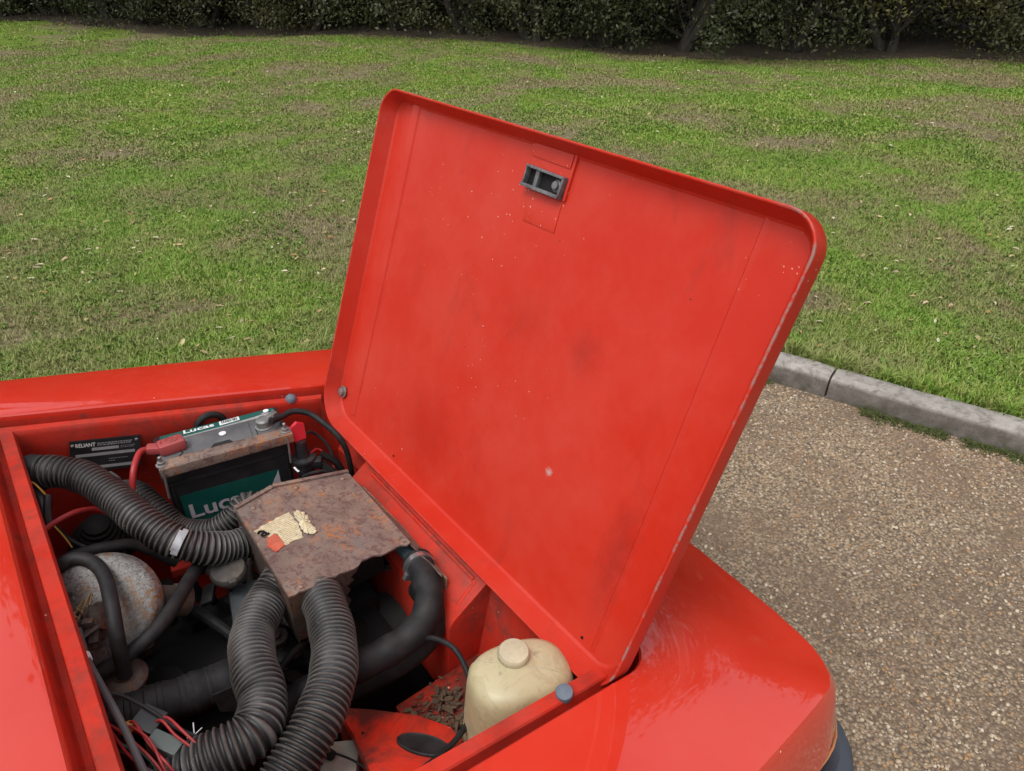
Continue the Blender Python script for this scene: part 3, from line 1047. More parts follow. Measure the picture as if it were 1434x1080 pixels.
hr = random.Random(21)
s = 1.0
yel = None
WOODS = []
DARK = 'dark green hedge bush in the unbroken hedge behind the lawn'
while s < hl[-1] - 0.5:
    p, nn = hedge_at(s)
    if nn.dot(Vector((p.x, p.y, 0))) < 0:
        nn = -nn
    q = p + nn * (0.55 + hr.uniform(-0.15, 0.25))
    if -3.5 < q.x < 17.0:
        var = 2 if 8.2 < q.x < 14 and hr.random() < 0.38 else hr.choice((0, 1, 1, 0))
        if yel is None and q.x > 11.0:
            yel = bush(q.x, q.y, var, 1.2, 1.0, 'hedge bush with yellowing leaves at the right end of the hedge', group=None, crown=cy)
        elif var == 2:
            bush(q.x, q.y, var, hr.uniform(0, 6.28), hr.uniform(0.92, 1.1), 'dark hedge tree with bare lower trunk showing under its crown', group='hedge trees with bare trunks')
        else:
            bush(q.x, q.y, var, hr.uniform(0, 6.28), hr.uniform(0.92, 1.1), DARK)
    for off, sc_ in ((1.9, 1.0), (3.6, 1.1)):
        w_ = p + nn * (off + hr.uniform(-0.3, 0.3))
        WOODS.append((w_.x, w_.y, ground_z(w_.x, w_.y)))
    s += hr.uniform(1.05, 1.5)

wsrc = bpy.data.objects.new('wood_crown', variants[1][0])
scatter('woodland', WOODS, [wsrc], 0.95, 1.25, 0.0, 'dark wood growing behind the front of the hedge')
TALL = []
s = 6.0
while s < 24.0:
    p, nn = hedge_at(s)
    if nn.dot(Vector((p.x, p.y, 0))) < 0:
        nn = -nn
    q = p + nn * (5.5 + hr.uniform(-1, 1.5))
    TALL.append((q.x, q.y, ground_z(q.x, q.y)))
    s += hr.uniform(2.2, 3.4)
scatter('tall_woodland', TALL, [wsrc], 2.1, 2.9, 0.0, 'tall trees of the wood rising behind the hedge')

# ================================================================= THE CAR
car = thing('red_car', (0.2, 0.82, 0.0), 'faded red small car parked on gravel with its bonnet propped open', 'car')
TS = math.tan(R(12))
def zp(x):                                   # the sloping plane of the nose and bonnet opening
    return 0.72 - TS * (x - 0.417) if x > -0.16 else 0.72 - TS * (-0.577) + 0.07 * (-0.16 - x)

def rpoly(cor, rad, inset, nside=20, narc=8):
    """rounded polygon; inset a number or one per edge (edge i runs from corner i to i+1); counter-clockwise"""
    n = len(cor)
    ins = inset if isinstance(inset, (list, tuple)) else [inset] * n
    L = []
    for i in range(n):
        a, b = Vector(cor[i]), Vector(cor[(i + 1) % n])
        d = (b - a).normalized()
        nn = Vector((-d.y, d.x))
        L.append((a + nn * ins[i], d))
    C_ = []
    for i in range(n):
        (p, d), (q, e) = L[i - 1], L[i]
        den = d.x * e.y - d.y * e.x
        t = ((q.x - p.x) * e.y - (q.y - p.y) * e.x) / den
        C_.append(p + d * t)
    T = []
    for i in range(n):
        d0, d1 = L[i - 1][1], L[i][1]
        ang = d0.angle(d1)
        r = max(0.003, rad[i] - max(ins[i], ins[i - 1]))
        t = r * math.tan(ang / 2)
        s_, e_ = C_[i] - d0 * t, C_[i] + d1 * t
        cen = s_ + Vector((-d0.y, d0.x)) * r
        T.append((s_, e_, cen, r))
    out = []
    for i in range(n):
        s_, e_, cen, r = T[i]
        a0 = math.atan2((s_ - cen).y, (s_ - cen).x)
        a1 = math.atan2((e_ - cen).y, (e_ - cen).x)
        while a1 < a0:
            a1 += 2 * math.pi
        for k in range(narc):
            a = a0 + (a1 - a0) * k / narc
            out.append(cen + Vector((math.cos(a), math.sin(a))) * r)
        s2 = T[(i + 1) % n][0]
        for k in range(nside):
            out.append(e_.lerp(s2, k / nside))
    return out

# ---- body shell: rings of equal count from the sill up over the wing, down into the opening and the bay
OC = [(-0.10, 0.368), (0.535, 0.372), (0.535, 1.265), (-0.10, 1.339)]
OR = [0.022, 0.050, 0.050, 0.022]
NSD, NAR = 26, 8
CYM = 0.82
near = [(-1.25, 0.135), (-0.6, 0.145), (0.0, 0.162), (0.3, 0.176), (0.53, 0.192), (0.665, 0.204)]
ncor = [(0.665, 0.204), (0.730, 0.217), (0.768, 0.264), (0.785, 0.345)]
fhalf = [(0.785, 0.345), (0.801, 0.55), (0.808, 0.82)]
mir = lambda P: [(x, 2 * CYM - y) for x, y in reversed(P)]
def seg(P, n):
    c = catmull([Vector((x, y, 0)) for x, y in P], 12)
    q, _ = resample(c, sum((a - b).length for a, b in zip(c, c[1:])) / n * 0.999)
    q = q[:n + 1]
    return [Vector((v.x, v.y)) for v in q[:n]]
front = fhalf + mir(fhalf)[1:]
outline = [Vector((-1.25, 0.112 + 0.0006 * k)) for k in range(NAR)]         # rear near corner
outline = [Vector((-1.2506 + 0.0001 * k, 0.1358 - 0.0001 * k)) for k in range(NAR)]
outline += seg(near, NSD)
outline += seg(ncor, NAR)
outline += seg(front, NSD)
outline += seg(mir(ncor), NAR)
outline += seg(mir(near), NSD)
fy = 2 * CYM - 0.135
outline += [Vector((-1.25 - 0.0001 * k, fy - 0.0001 * k)) for k in range(NAR)]
outline += [Vector((-1.251, fy - 0.001 - (fy - 0.137) * k / NSD)) for k in range(NSD)]
NP = len(outline)
onorm = []
for i in range(NP):
    a, b = outline[(i - 3) % NP], outline[(i + 3) % NP]
    d = (b - a).normalized()
    onorm.append(Vector((d.y, -d.x)))
frontness = [max(0.0, min(1.0, (n.x - 0.15) / 0.6)) for n in onorm]

def out_ring(off, dz=None, z=None, foff=None, fdz=None):
    vs = []
    for p, n, f in zip(outline, onorm, frontness):
        o = off + ((foff if foff is not None else off) - off) * f
        q = p + n * o
        if z is not None:
            zz = z
        else:
            d = dz + ((fdz if fdz is not None else dz) - dz) * f
            zz = zp(p.x) + d
        vs.append(Vector((q.x, q.y, zz)))
    return vs

def open_ring(inset, dz, finset=None, fdz=None):
    fi = inset if finset is None else finset
    P = rpoly(OC, OR, [inset, fi, inset, inset], NSD, NAR)
    n0 = NAR + NSD
    vs = []
    for i, p in enumerate(P):
        # weight 1 along the front edge and its corners
        w = 1.0 if n0 <= i <= 2 * n0 + NAR else 0.0
        if w == 0:
            w = max(0.0, 1 - max(0.0, (0.50 - p.x)) / 0.03)
        d = dz + ((dz if fdz is None else fdz) - dz) * w
        vs.append(Vector((p.x, p.y, zp(p.x) + d)))
    return vs

rings = []
rings.append(out_ring(-0.10, z=0.20))
rings.append(out_ring(-0.02, z=0.22))
rings.append(out_ring(0.030, z=0.40, foff=0.016))
rings.append(out_ring(0.032, z=0.545, foff=0.018))
rings.append(out_ring(0.0285, z=0.548, foff=0.0145))
rings.append(out_ring(0.0285, z=0.553, foff=0.0145))
rings.append(out_ring(0.0325, z=0.556, foff=0.0185))
rings.append(out_ring(0.0190, dz=-0.055, foff=0.020, fdz=-0.060))
rings.append(out_ring(0.0050, dz=-0.010, foff=0.014, fdz=-0.028))
rings.append(out_ring(0.0005, dz=-0.0035, foff=0.000, fdz=-0.010))
rings.append(out_ring(-0.006, dz=-0.0012, foff=-0.020, fdz=-0.004))
sh = out_ring(-0.018, dz=0.0, foff=-0.045, fdz=-0.0005)
rings.append(sh)
op = open_ring(-0.010, 0.0)
for t in (0.25, 0.5, 0.75, 0.92):
    r_ = []
    for a, b in zip(sh, op):
        q = a.lerp(b, t)
        q.z = zp(q.x) + 0.016 * t * (1 - t)
        r_.append(q)
    rings.append(r_)
rings.append(op)
rings.append(open_ring(-0.003, -0.0006))
rings.append(open_ring(0.000, -0.004))
rings.append(open_ring(0.001, -0.012))
rings.append(open_ring(0.003, -0.042, fdz=-0.10))
rings.append(open_ring(0.006, -0.046, fdz=-0.13))
rings.append(open_ring(0.013, -0.046, 0.03, -0.14))
rings.append(open_ring(0.0155, -0.042, 0.035, -0.14))
rings.append(open_ring(0.0175, -0.017, 0.04, -0.141))
rings.append(open_ring(0.0195, -0.0145, 0.045, -0.142))
rings.append(open_ring(0.036, -0.0145, 0.055, -0.144))
rings.append(open_ring(0.0375, -0.017, 0.060, -0.15))
rings.append(open_ring(0.039, -0.024, 0.060, -0.17))
rings.append(open_ring(0.036, -0.06, 0.060, -0.19))
rings.append(open_ring(0.022, -0.14, 0.058, -0.22))
g = MB()
vs, fs = [], []
for r_ in rings:
    vs += r_
for k in range(len(rings) - 1):
    for i in range(NP):
        j = (i + 1) % NP
        fs.append((k * NP + i, k * NP + j, (k + 1) * NP + j, (k + 1) * NP + i))
g.add(vs, fs)
body = g.build('body_shell', M['paint'], car, smooth=32)
# walls of the engine bay
g = MB()
wr = [open_ring(0.022, -0.14, 0.058, -0.22), open_ring(0.012, -0.26, 0.055, -0.30)]
low = [Vector((p.x, p.y, 0.30)) for p in open_ring(0.012, -0.26, 0.055, -0.30)]
wr.append(low)
vs, fs = [], []
for r_ in wr:
    vs += r_
for k in range(2):
    for i in range(NP):
        j = (i + 1) % NP
        fs.append((k * NP + i, k * NP + j, (k + 1) * NP + j, (k + 1) * NP + i))
fs.append(tuple(range(2 * NP, 3 * NP)))
g.add(vs, fs)
g.build('engine_bay_wall', M['bay'], car, smooth=50)
# paint of the inner ledge is duller than the outside
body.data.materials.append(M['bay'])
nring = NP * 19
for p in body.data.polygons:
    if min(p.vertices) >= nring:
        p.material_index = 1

# seam line of filler round the nose, bumper, wheel, cabin
g = MB()
pth = [p + n * 0.0310 for p, n in list(zip(outline, onorm))[NAR + 6:3 * NAR + 3 * NSD - 6]]
g.tube([(p.x, p.y, 0.5505) for p in pth[::2]], 0.0018, 6, 0.02, smooth=2)
g.build('body_seam', M['seam'], car, label='thin tan filler seam round the nose of the car')
g = MB()
bp = [(0.60, 0.160), (0.70, 0.164), (0.785, 0.184), (0.832, 0.245), (0.850, 0.36), (0.860, 0.6), (0.864, 0.82)]
bp = bp + mir(bp)[1:]
g.tube([(x, y, 0.405) for x, y in bp], 0.050, 14, 0.03, smooth=5, flat=0.62)
bump_o = g.build('bumper', M['bluegrey'], car)
g = MB()
g.lathe([(0.04, -0.07), (0.19, -0.07), (0.24, -0.05), (0.255, -0.02), (0.255, 0.02), (0.24, 0.05), (0.19, 0.07), (0.04, 0.07)], (0.36, 0.82, 0.252), (0, 1, 0), 36)
g.build('wheel', M['tyre'], car)
g = MB()
for yy in (0.17, 1.47):
    g.lathe([(0.04, -0.07), (0.19, -0.07), (0.24, -0.05), (0.255, -0.02), (0.255, 0.02), (0.24, 0.05), (0.19, 0.07), (0.04, 0.07)], (-1.05, yy, 0.252), (0, 1, 0), 30)
    g.build('wheel', M['tyre'], car)
    g = MB()
g = MB()
g.prism([(-0.50, 0.20, 0.862), (-0.50, 1.44, 0.862), (-0.86, 1.36, 1.34), (-0.86, 0.28, 1.34)], (-0.012, 0, -0.008))
g.build('windscreen', M['glass'], car)
g = MB()
g.add([(-0.86, 0.26, 1.345), (-0.86, 1.38, 1.345), (-1.25, 1.40, 1.36), (-1.25, 0.24, 1.36), (-0.48, 0.16, 0.85), (-0.48, 1.48, 0.85), (-1.25, 1.52, 0.90), (-1.25, 0.12, 0.90)],
      [(0, 1, 2, 3), (0, 3, 7, 4), (1, 5, 6, 2), (3, 2, 6, 7)])
g.build('cabin', M['paint'], car)

# ---- bonnet, hinged at the nose and standing up
HA = R(68)
HX, HZ = 0.443, 0.670
def HOOD(y, v, w):
    return (HX + v * math.cos(HA) + w * math.sin(HA), y, HZ + v * math.sin(HA) - w * math.cos(HA))
M['bonnet'] = bonnet_inner_mat()
BC = [(0.375, 0.0), (1.229, 0.0), (1.276, 0.662), (0.355, 0.656)]
BR = [0.055, 0.075, 0.044, 0.046]
brs = [(0.028, 0.0322), (0.0205, 0.0315), (0.0165, 0.0285), (0.0150, 0.025), (0.0042, 0.003), (0.0036, 0.0008), (0.0018, 0.0), (0.0003, 0.0006),
       (0.0, 0.003), (0.0002, 0.0255), (0.0020, 0.0305), (0.006, 0.0345), (0.014, 0.0360), (0.05, 0.0365)]
g = MB()
vs, fs = [], []
for ins, w in brs:
    for p in rpoly(BC, BR, ins, 30, 12):
        bow = 0.004 * math.sin(math.pi * (p.x - 0.36) / 0.9)
        vs.append(HOOD(p.x, p.y, w))
nb = len(vs) // len(brs)
for k in range(len(brs) - 1):
    for i in range(nb):
        j = (i + 1) % nb
        fs.append((k * nb + i, k * nb + j, (k + 1) * nb + j, (k + 1) * nb + i))
fs.append(tuple(range(nb)))
fs.append(tuple((len(brs) - 1) * nb + i for i in range(nb)))
g.add(vs, fs)
def hood_strip(mb, pts, prof):
    """raised rib pressed into the skin: pts of (y, v), prof of (dy, height)"""
    vs, fs = [], []
    n = len(prof)
    for (y, v) in pts:
        for dy, h in prof:
            vs.append(HOOD(y + dy, v, 0.0328 - h))
    for i in range(len(pts) - 1):
        for k in range(n - 1):
            fs.append((i * n + k, i * n + k + 1, (i + 1) * n + k + 1, (i + 1) * n + k))
    fs.append(tuple(range(n)))
    fs.append(tuple((len(pts) - 1) * n + k for k in range(n)))
    mb.add(vs, fs)
hood_strip(g, [(1.205, 0.645), (1.19, 0.46), (1.176, 0.26), (1.165, 0.09), (1.163, 0.035)], [(-0.022, -0.002), (-0.018, 0.0032), (-0.008, 0.0048), (0.000, 0.0052), (0.003, -0.002)])
hood_strip(g, [(0.440, 0.640), (0.438, 0.40), (0.437, 0.2), (0.437, 0.025)], [(-0.008, -0.001), (-0.002, 0.0018), (0.002, 0.0032), (0.006, -0.001)])
bonnet = g.build('bonnet', M['bonnet'], car, smooth=28, label='red bonnet standing open, showing its underside')
bonnet.data.materials.append(M['paint'])
for p in bonnet.data.polygons:
    if len(p.vertices) > 20:
        c = p.center + WL[bonnet]
    nn = p.normal
    if nn.dot(Vector((math.sin(HA), 0, -math.cos(HA)))) > 0.75:
        p.material_index = 1
# latch keeper and its plates
def hood_poly(mb, yv, w0, w1):
    w0 -= 0.0040
    w1 -= 0.0062
    mb.prism([HOOD(y, v, w0) for y, v in yv], Vector(HOOD(0, 0, w1)) - Vector(HOOD(0, 0, w0)))
g = MB()
hood_poly(g, [(0.854, 0.651), (0.758, 0.650), (0.756, 0.577), (0.850, 0.578)], 0.0345, 0.042)
hood_poly(g, [(0.846, 0.577), (0.762, 0.575), (0.759, 0.529), (0.832, 0.529)], 0.0348, 0.042)
hood_poly(g, [(0.852, 0.648), (0.765, 0.647), (0.765, 0.622), (0.852, 0.624)], 0.0325, 0.042)
hood_poly(g, [(0.762, 0.650), (0.757, 0.650), (0.755, 0.577), (0.760, 0.577)], 0.0315, 0.042)
g.build('latch_plate', M['bonnet'], bonnet, bevel=0.0008)
g = MB()
hood_poly(g, [(0.848, 0.611), (0.761, 0.609), (0.761, 0.605), (0.848, 0.607)], 0.023, 0.040)
hood_poly(g, [(0.848, 0.583), (0.762, 0.582), (0.762, 0.577), (0.848, 0.578)], 0.021, 0.040)
hood_poly(g, [(0.765, 0.609), (0.761, 0.609), (0.762, 0.578), (0.766, 0.578)], 0.023, 0.040)
hood_poly(g, [(0.848, 0.608), (0.845, 0.608), (0.845, 0.580), (0.848, 0.580)], 0.024, 0.040)
hood_poly(g, [(0.826, 0.607), (0.818, 0.607), (0.818, 0.581), (0.826, 0.581)], 0.027, 0.040)
g.lathe([(0.010, 0), (0.010, 0.004), (0.006, 0.006), (0.006, 0.010)], HOOD(0.777, 0.594, 0.030), Vector(HOOD(0, 0, 0)) - Vector(HOOD(0, 0, 1)), 14)
lk = g.build('latch_keeper', M['latch'], bonnet, bevel=0.0006)
g = MB()
hood_poly(g, [(0.847, 0.608), (0.763, 0.607), (0.763, 0.579), (0.847, 0.580)], 0.0335, 0.040)
g.build('latch_recess', M['matt'], bonnet)
nh = Vector(HOOD(0, 0, -1)) - Vector(HOOD(0, 0, 0))
for (y, v) in ((1.196, 0.055), (1.19, 0.052)):
    pass
g = MB()
g.lathe([(0.013, 0), (0.013, 0.002), (0.0085, 0.0025), (0.0085, 0.0075), (0.004, 0.0085)], HOOD(1.203, 0.062, 0.029), nh, 12)
g.build('hinge_bolt', M['zinc'], bonnet)
for y in (0.46, 0.985):
    g = MB()
    g.lathe([(0.0022, 0), (0.0022, 0.0012)], HOOD(y, 0.030, 0.0320), nh, 8)
    g.build('screw_hole', M['matt'], bonnet)

# ---- things on the ledge: buffers, pivot bolt
g = MB()
g.lathe([(0.0115, -0.004), (0.0115, 0.001), (0.010, 0.005), (0.006, 0.0085), (0.001, 0.010)], (0.398, 1.252, zp(0.398) - 0.012), (0, 0, 1), 16)
g.build('bonnet_buffer', M['buffer'], car)
g = MB()
g.lathe([(0.0115, -0.006), (0.0115, 0.003), (0.0105, 0.006), (0.006, 0.0078), (0.001, 0.008)], (0.392, 0.396, zp(0.392) - 0.011), (-0.15, -0.2, 1), 18)
g.build('bonnet_buffer', M['buffer'], car)
g = MB()
g.lathe([(0.016, 0), (0.016, 0.006), (0.010, 0.007), (0.010, 0.016), (0.005, 0.018)], (0.455, 1.268, 0.660), (-0.2, -1, 0.1), 14)
g.build('pivot_bolt', M['matt'], car)

# ---- front cowl behind the radiator, pocket and inner wing top
g = MB()
ya, yb = 0.655, 1.06
g.add([(0.470, ya, 0.648), (0.470, yb, 0.648), (0.405, yb - 0.004, 0.604), (0.395, ya, 0.600), (0.372, ya, 0.42), (0.372, yb, 0.42), (0.470, ya, 0.42), (0.470, yb, 0.42), (0.385, ya, 0.588), (0.390, yb, 0.590)],
      [(0, 3, 2, 1), (3, 8, 9, 2), (8, 4, 5, 9), (0, 6, 4, 8, 3), (1, 2, 9, 5, 7), (4, 6, 7, 5), (0, 1, 7, 6)])
cowl = g.build('front_cowl', M['bay'], car, bevel=0.004)
g = MB()
nrm = Vector((-0.56, 0, 0.83))
g.tube([Vector((0.452, 0.68, 0.6345)), Vector((0.452, 1.02, 0.6345))], 0.0045, 8, 0.02)
g.tube([Vector((0.452, 0.675, 0.6345)), Vector((0.414, 0.672, 0.609))], 0.004, 8, 0.02)
g.build('pressed_rib', M['bay'], cowl)
g = MB()
g.add([(0.474, 0.40, 0.67), (0.474, 0.654, 0.655), (0.425, 0.66, 0.42), (0.425, 0.40, 0.42), (0.482, 0.40, 0.67), (0.482, 0.654, 0.655), (0.44, 0.66, 0.42), (0.44, 0.40, 0.42)],
      [(0, 1, 2, 3), (7, 6, 5, 4), (0, 4, 5, 1), (1, 5, 6, 2), (2, 6, 7, 3), (3, 7, 4, 0)])
g.build('front_panel', M['bay'], car)
# inner wing top (bright red) with its shaded flank, and the lower shelf the bottle stands on
def panz(x, y):
    return 0.560 - 0.263 * ((x - 0.198) + (y - 0.651))
g = MB()
g.prism([(x, y, panz(x, y)) for x, y in [(0.186, 0.668), (0.232, 0.628), (0.278, 0.580), (0.305, 0.530), (0.288, 0.385), (0.148, 0.385), (0.172, 0.522), (0.183, 0.60)]], (0, 0, -0.25))
pan = g.build('inner_wing', M['pan'], car, bevel=0.010)
g = MB()
g.box((0.36, 0.52, 0.44), (0.17, 0.27, 0.10))
g.build('bottle_shelf', M['pan'], car, bevel=0.006)
pn = Vector((0.263, 0.263, 1)).normalized()
def on_pan(x, y, h=0.0):
    return Vector((x, y, panz(x, y))) + pn * h
g = MB()
oc = on_pan(0.252, 0.520)
ax = Vector((0.035, -0.055, 0)); ax = (ax - pn * ax.dot(pn)).normalized(); ay = pn.cross(ax)
prof = [(1.0, -0.002), (1.0, 0.003), (0.94, 0.0045), (0.88, 0.0035), (0.80, 0.0028)]
vs, fs = [], []
for r_, h in prof:
    for k in range(36):
        a = 2 * math.pi * k / 36
        vs.append(oc + ax * (0.040 * r_ * math.cos(a)) + ay * (0.019 * r_ * math.sin(a)) + pn * h)
for i in range(len(prof) - 1):
    for k in range(36):
        k2 = (k + 1) % 36
        fs.append((i * 36 + k, i * 36 + k2, (i + 1) * 36 + k2, (i + 1) * 36 + k))
fs.append(tuple((len(prof) - 1) * 36 + k for k in range(36)))
g.add(vs, fs)
g.build('rubber_grommet', M['rubber'], pan)
g = MB()
g.lathe([(0.0022, -0.001), (0.0022, 0.0006)], on_pan(0.196, 0.590), pn, 10)
g.build('screw_hole', M['matt'], pan)

# ---- engine and the dark things low in the bay
g = MB()
g.box((0.16, 0.86, 0.42), (0.36, 0.30, 0.22), None, 0.02)
g.box((0.06, 0.84, 0.55), (0.26, 0.15, 0.05), None, 0.015)
g.box((0.30, 0.93, 0.45), (0.10, 0.22, 0.20), None, 0.02)
g.box((0.02, 1.08, 0.42), (0.12, 0.12, 0.18), None, 0.02)
g.lathe([(0.05, 0), (0.055, 0.03), (0.03, 0.05)], (0.25, 0.80, 0.50), (0, 0, 1), 20)
g.tube([(0.16, 1.0, 0.48), (0.14, 0.93, 0.54), (0.16, 0.84, 0.56), (0.20, 0.76, 0.54)], 0.016, 10, 0.02)
g.build('engine', M['matt'], car)
g = MB()
g.tube([(-0.03, 0.86, 0.52), (0.04, 0.80, 0.56), (0.06, 0.76, 0.53)], 0.022, 12, 0.02)
g.tube([(0.0, 0.82, 0.60), (0.02, 0.84, 0.50)], 0.028, 12, 0.02)
g.build('inlet_manifold', M['matt'], car)
re_ = random.Random(77)
for k in range(26):
    c = Vector((re_.uniform(-0.02, 0.24), re_.uniform(0.74, 1.04), re_.uniform(0.545, 0.60)))
    g = MB()
    if k % 3 == 0:
        d = Vector((re_.uniform(-1, 1), re_.uniform(-1, 1), re_.uniform(-0.3, 0.3))).normalized() * re_.uniform(0.04, 0.09)
        g.tube([c - d, c + Vector((0, 0, re_.uniform(0.005, 0.02))), c + d, c + d + Vector((0, 0, -0.06))], re_.uniform(0.003, 0.009), 10, 0.008)
        g.build('engine_pipe', M[re_.choice(('rubber', 'rubber', 'rustdark'))], car)
    elif k % 3 == 1:
        g.lathe([(0.014, -0.06), (0.014, 0), (0.018, 0.001), (0.018, 0.006), (0.009, 0.007), (0.009, 0.013), (0.004, 0.0135)], c, (re_.uniform(-0.4, 0.4), re_.uniform(-0.5, 0.1), 1), 16)
        g.build('engine_fitting', M[re_.choice(('matt', 'rustdark', 'black'))], car)
    else:
        g.box(c, (re_.uniform(0.015, 0.05), re_.uniform(0.01, 0.04), re_.uniform(0.006, 0.03)), Matrix.Rotation(re_.uniform(0, 3), 3, 'Z') @ Matrix.Rotation(re_.uniform(-0.5, 0.5), 3, 'X'), 0.003)
        g.build('bracket', M[re_.choice(('matt', 'rustdark', 'black'))], car)
# filler cap and its dark housing under the hoses
g = MB()
q = Matrix.Rotation(R(-14), 3, 'Z')
g.box((0.150, 0.874, 0.575), (0.062, 0.105, 0.08), q, 0.010)
hs = g.build('coolant_housing', simple('sooty_blue_grey_metal', (0.035, 0.040, 0.043), 0.6, 0, 0.6, (0.10, 0.13, 0.145), 12, 0.2), car)
g = MB()
g.lathe([(0.020, -0.012), (0.020, 0), (0.027, 0.002), (0.029, 0.006), (0.029, 0.012), (0.026, 0.017), (0.010, 0.019)], (0.142, 0.930, 0.640), (-0.05, -0.15, 1), 28)
for k in range(3):
    a = 2.1 * k + 0.4
    g.box((0.142 + 0.029 * math.cos(a), 0.930 + 0.029 * math.sin(a), 0.649), (0.012, 0.012, 0.010), Matrix.Rotation(a, 3, 'Z'), 0.002)
g.build('filler_cap', simple('dusty_black_cap', (0.04, 0.036, 0.033), 0.7, 0, 0.7, (0.14, 0.105, 0.075), 30, 0.2), car)

# ---- rusty heater box
NB = Vector((TS, 0, 1)).normalized()
def bx(x, y, h=0.0):
    z = TS * 0.417 + 0.72 - 0.06 - TS * x
    return Vector((x, y, z)) + NB * h
rj = random.Random(4)
hb = None
edge = []
E_, D_ = (0.184, 0.761), (0.401, 0.789)
for k in range(27):
    t = k / 26
    x = E_[0] + (D_[0] - E_[0]) * t
    y = E_[1] + (D_[1] - E_[1]) * t
    j = rj.uniform(-0.0025, 0.0045) * (0 if k in (0, 26) else 1)
    if 0.5 < t < 0.8:
        j += 0.004 * math.sin((t - 0.5) / 0.3 * math.pi)
    edge.append((x, y + j))
topo = [(0.190, 0.997), (0.263, 1.030), (0.404, 1.020), (0.412, 0.99)] + [(0.401, 0.79)]
g = MB()
poly = [(0.190, 0.997), (0.263, 1.030), (0.404, 1.020)] + [D_] + edge[::-1][1:]
g.prism([bx(x, y) for x, y in poly], -NB * 0.003)
# folded rim along the far edge
g.prism([bx(0.188, 1.000, 0.0035), bx(0.263, 1.034, 0.0035), bx(0.265, 1.026, 0.0035), bx(0.190, 0.992, 0.0035)], -NB * 0.012)
g.prism([bx(0.266, 1.035, 0.0042), bx(0.404, 1.026, 0.0042), bx(0.404, 1.018, 0.0042), bx(0.266, 1.0265, 0.0042)], -NB * 0.012)
hb = g.build('heater_box', M['rust'], car, label='rusty brown sheet steel heater box with a torn sticker')
g = MB()
# flange and bevel on the nose side, corroded at its near end
flg = [(0.404, 1.020), (0.4165, 0.99), (0.432, 0.86), (0.425, 0.735), (0.417, 0.715), (0.4075, 0.702), (0.405, 0.712), (0.409, 0.725), (0.407, 0.740), (0.402, 0.755), (0.403, 0.770), (0.401, 0.789)]
g.prism([bx(x, y, -0.0035 - 0.9 * max(0, x - 0.404)) for x, y in flg], -NB * 0.003)
g.prism([bx(0.428, 1.00, -0.026), bx(0.434, 0.86, -0.030), bx(0.426, 0.71, -0.026), bx(0.426, 0.70, -0.10), bx(0.428, 1.0, -0.10)], (-0.003, 0, 0))
g.build('heater_flange', M['rustdark'] if False else M['rust'], hb)
g = MB()
def wall(a, b, h0, h1, th=0.003, n=1):
    A, B = bx(*a, h0), bx(*b, h0)
    dn = Vector((0, 0, -h1))
    nn = (B - A).cross(dn).normalized() * th
    g.prism([A, B, B + dn, A + dn], nn)
wall((0.1865, 0.764), (0.1915, 0.994), -0.004, 0.10)
wall((0.193, 0.997), (0.263, 1.027), -0.004, 0.10)
wall((0.266, 1.027), (0.402, 1.018), -0.004, 0.10)
# what is left of the near wall, eaten away towards the nose
P = [(0.186, -0.004), (0.300, -0.004)]
eat = [(0.296, -0.012), (0.284, -0.018), (0.289, -0.026), (0.276, -0.034), (0.281, -0.044), (0.272, -0.052), (0.279, -0.066), (0.270, -0.080), (0.276, -0.10)]
pl_ = P + eat + [(0.186, -0.10)]
g.prism([bx(x, 0.762 + (x - 0.184) * 0.129, 0) + Vector((0, 0, h)) for x, h in pl_], (0, 0.003, 0))
# floor of the box, corroded edge
fl = [(0.19, 0.850), (0.24, 0.852), (0.27, 0.845), (0.30, 0.858), (0.33, 0.854), (0.36, 0.845), (0.40, 0.835), (0.425, 0.82), (0.425, 1.0), (0.265, 1.02), (0.195, 0.99)]
g.prism([bx(x, y, 0) + Vector((0, 0, -0.096)) for x, y in fl], (0, 0, -0.003))
g.build('heater_side', M['rustdark'], hb)
g = MB()
g.prism([bx(x, y, 0) + Vector((0, 0, -0.0945)) for x, y in [(0.20, 0.86), (0.27, 0.855), (0.33, 0.862), (0.395, 0.845), (0.420, 0.83), (0.420, 0.995), (0.27, 1.01), (0.20, 0.985)]], (0, 0, 0.003))
g.build('heater_floor', M['matt'], hb)
g = MB()
g.box(bx(0.33, 0.90, -0.055), (0.09, 0.16, 0.06), None, 0.004)
g.build('heater_core', M['matt'], hb)
for (x, y) in ((0.206, 0.772), (0.215, 0.985), (0.385, 1.005), (0.30, 1.012)):
    g = MB()
    g.lathe([(0.0045, 0), (0.0045, 0.0012), (0.0025, 0.003), (0.0005, 0.0033)], bx(x, y, 0.0), NB, 10)
    g.build('rivet', M['rust'], hb)
CREAM = [(0.1944, 0.9239), (0.205, 0.9303), (0.2305, 0.9392), (0.2597, 0.9485), (0.2613, 0.9378), (0.2614, 0.9167), (0.2579, 0.8876), (0.2542, 0.8778), (0.2226, 0.8708), (0.2244, 0.8815), (0.2216, 0.9067), (0.2079, 0.9011), (0.2023, 0.9063)]
FLAP = [(0.2665, 0.9462), (0.2744, 0.9474), (0.2815, 0.938), (0.2825, 0.921), (0.2788, 0.9033), (0.2804, 0.881), (0.2724, 0.8766), (0.2614, 0.8821), (0.2592, 0.8987), (0.2637, 0.9156), (0.2636, 0.9303)]
REDP = [(0.2025, 0.8971), (0.2196, 0.9049), (0.2238, 0.8863), (0.2216, 0.8695), (0.21, 0.8645), (0.2043, 0.8596), (0.2013, 0.8711), (0.1972, 0.8798), (0.2021, 0.8861)]
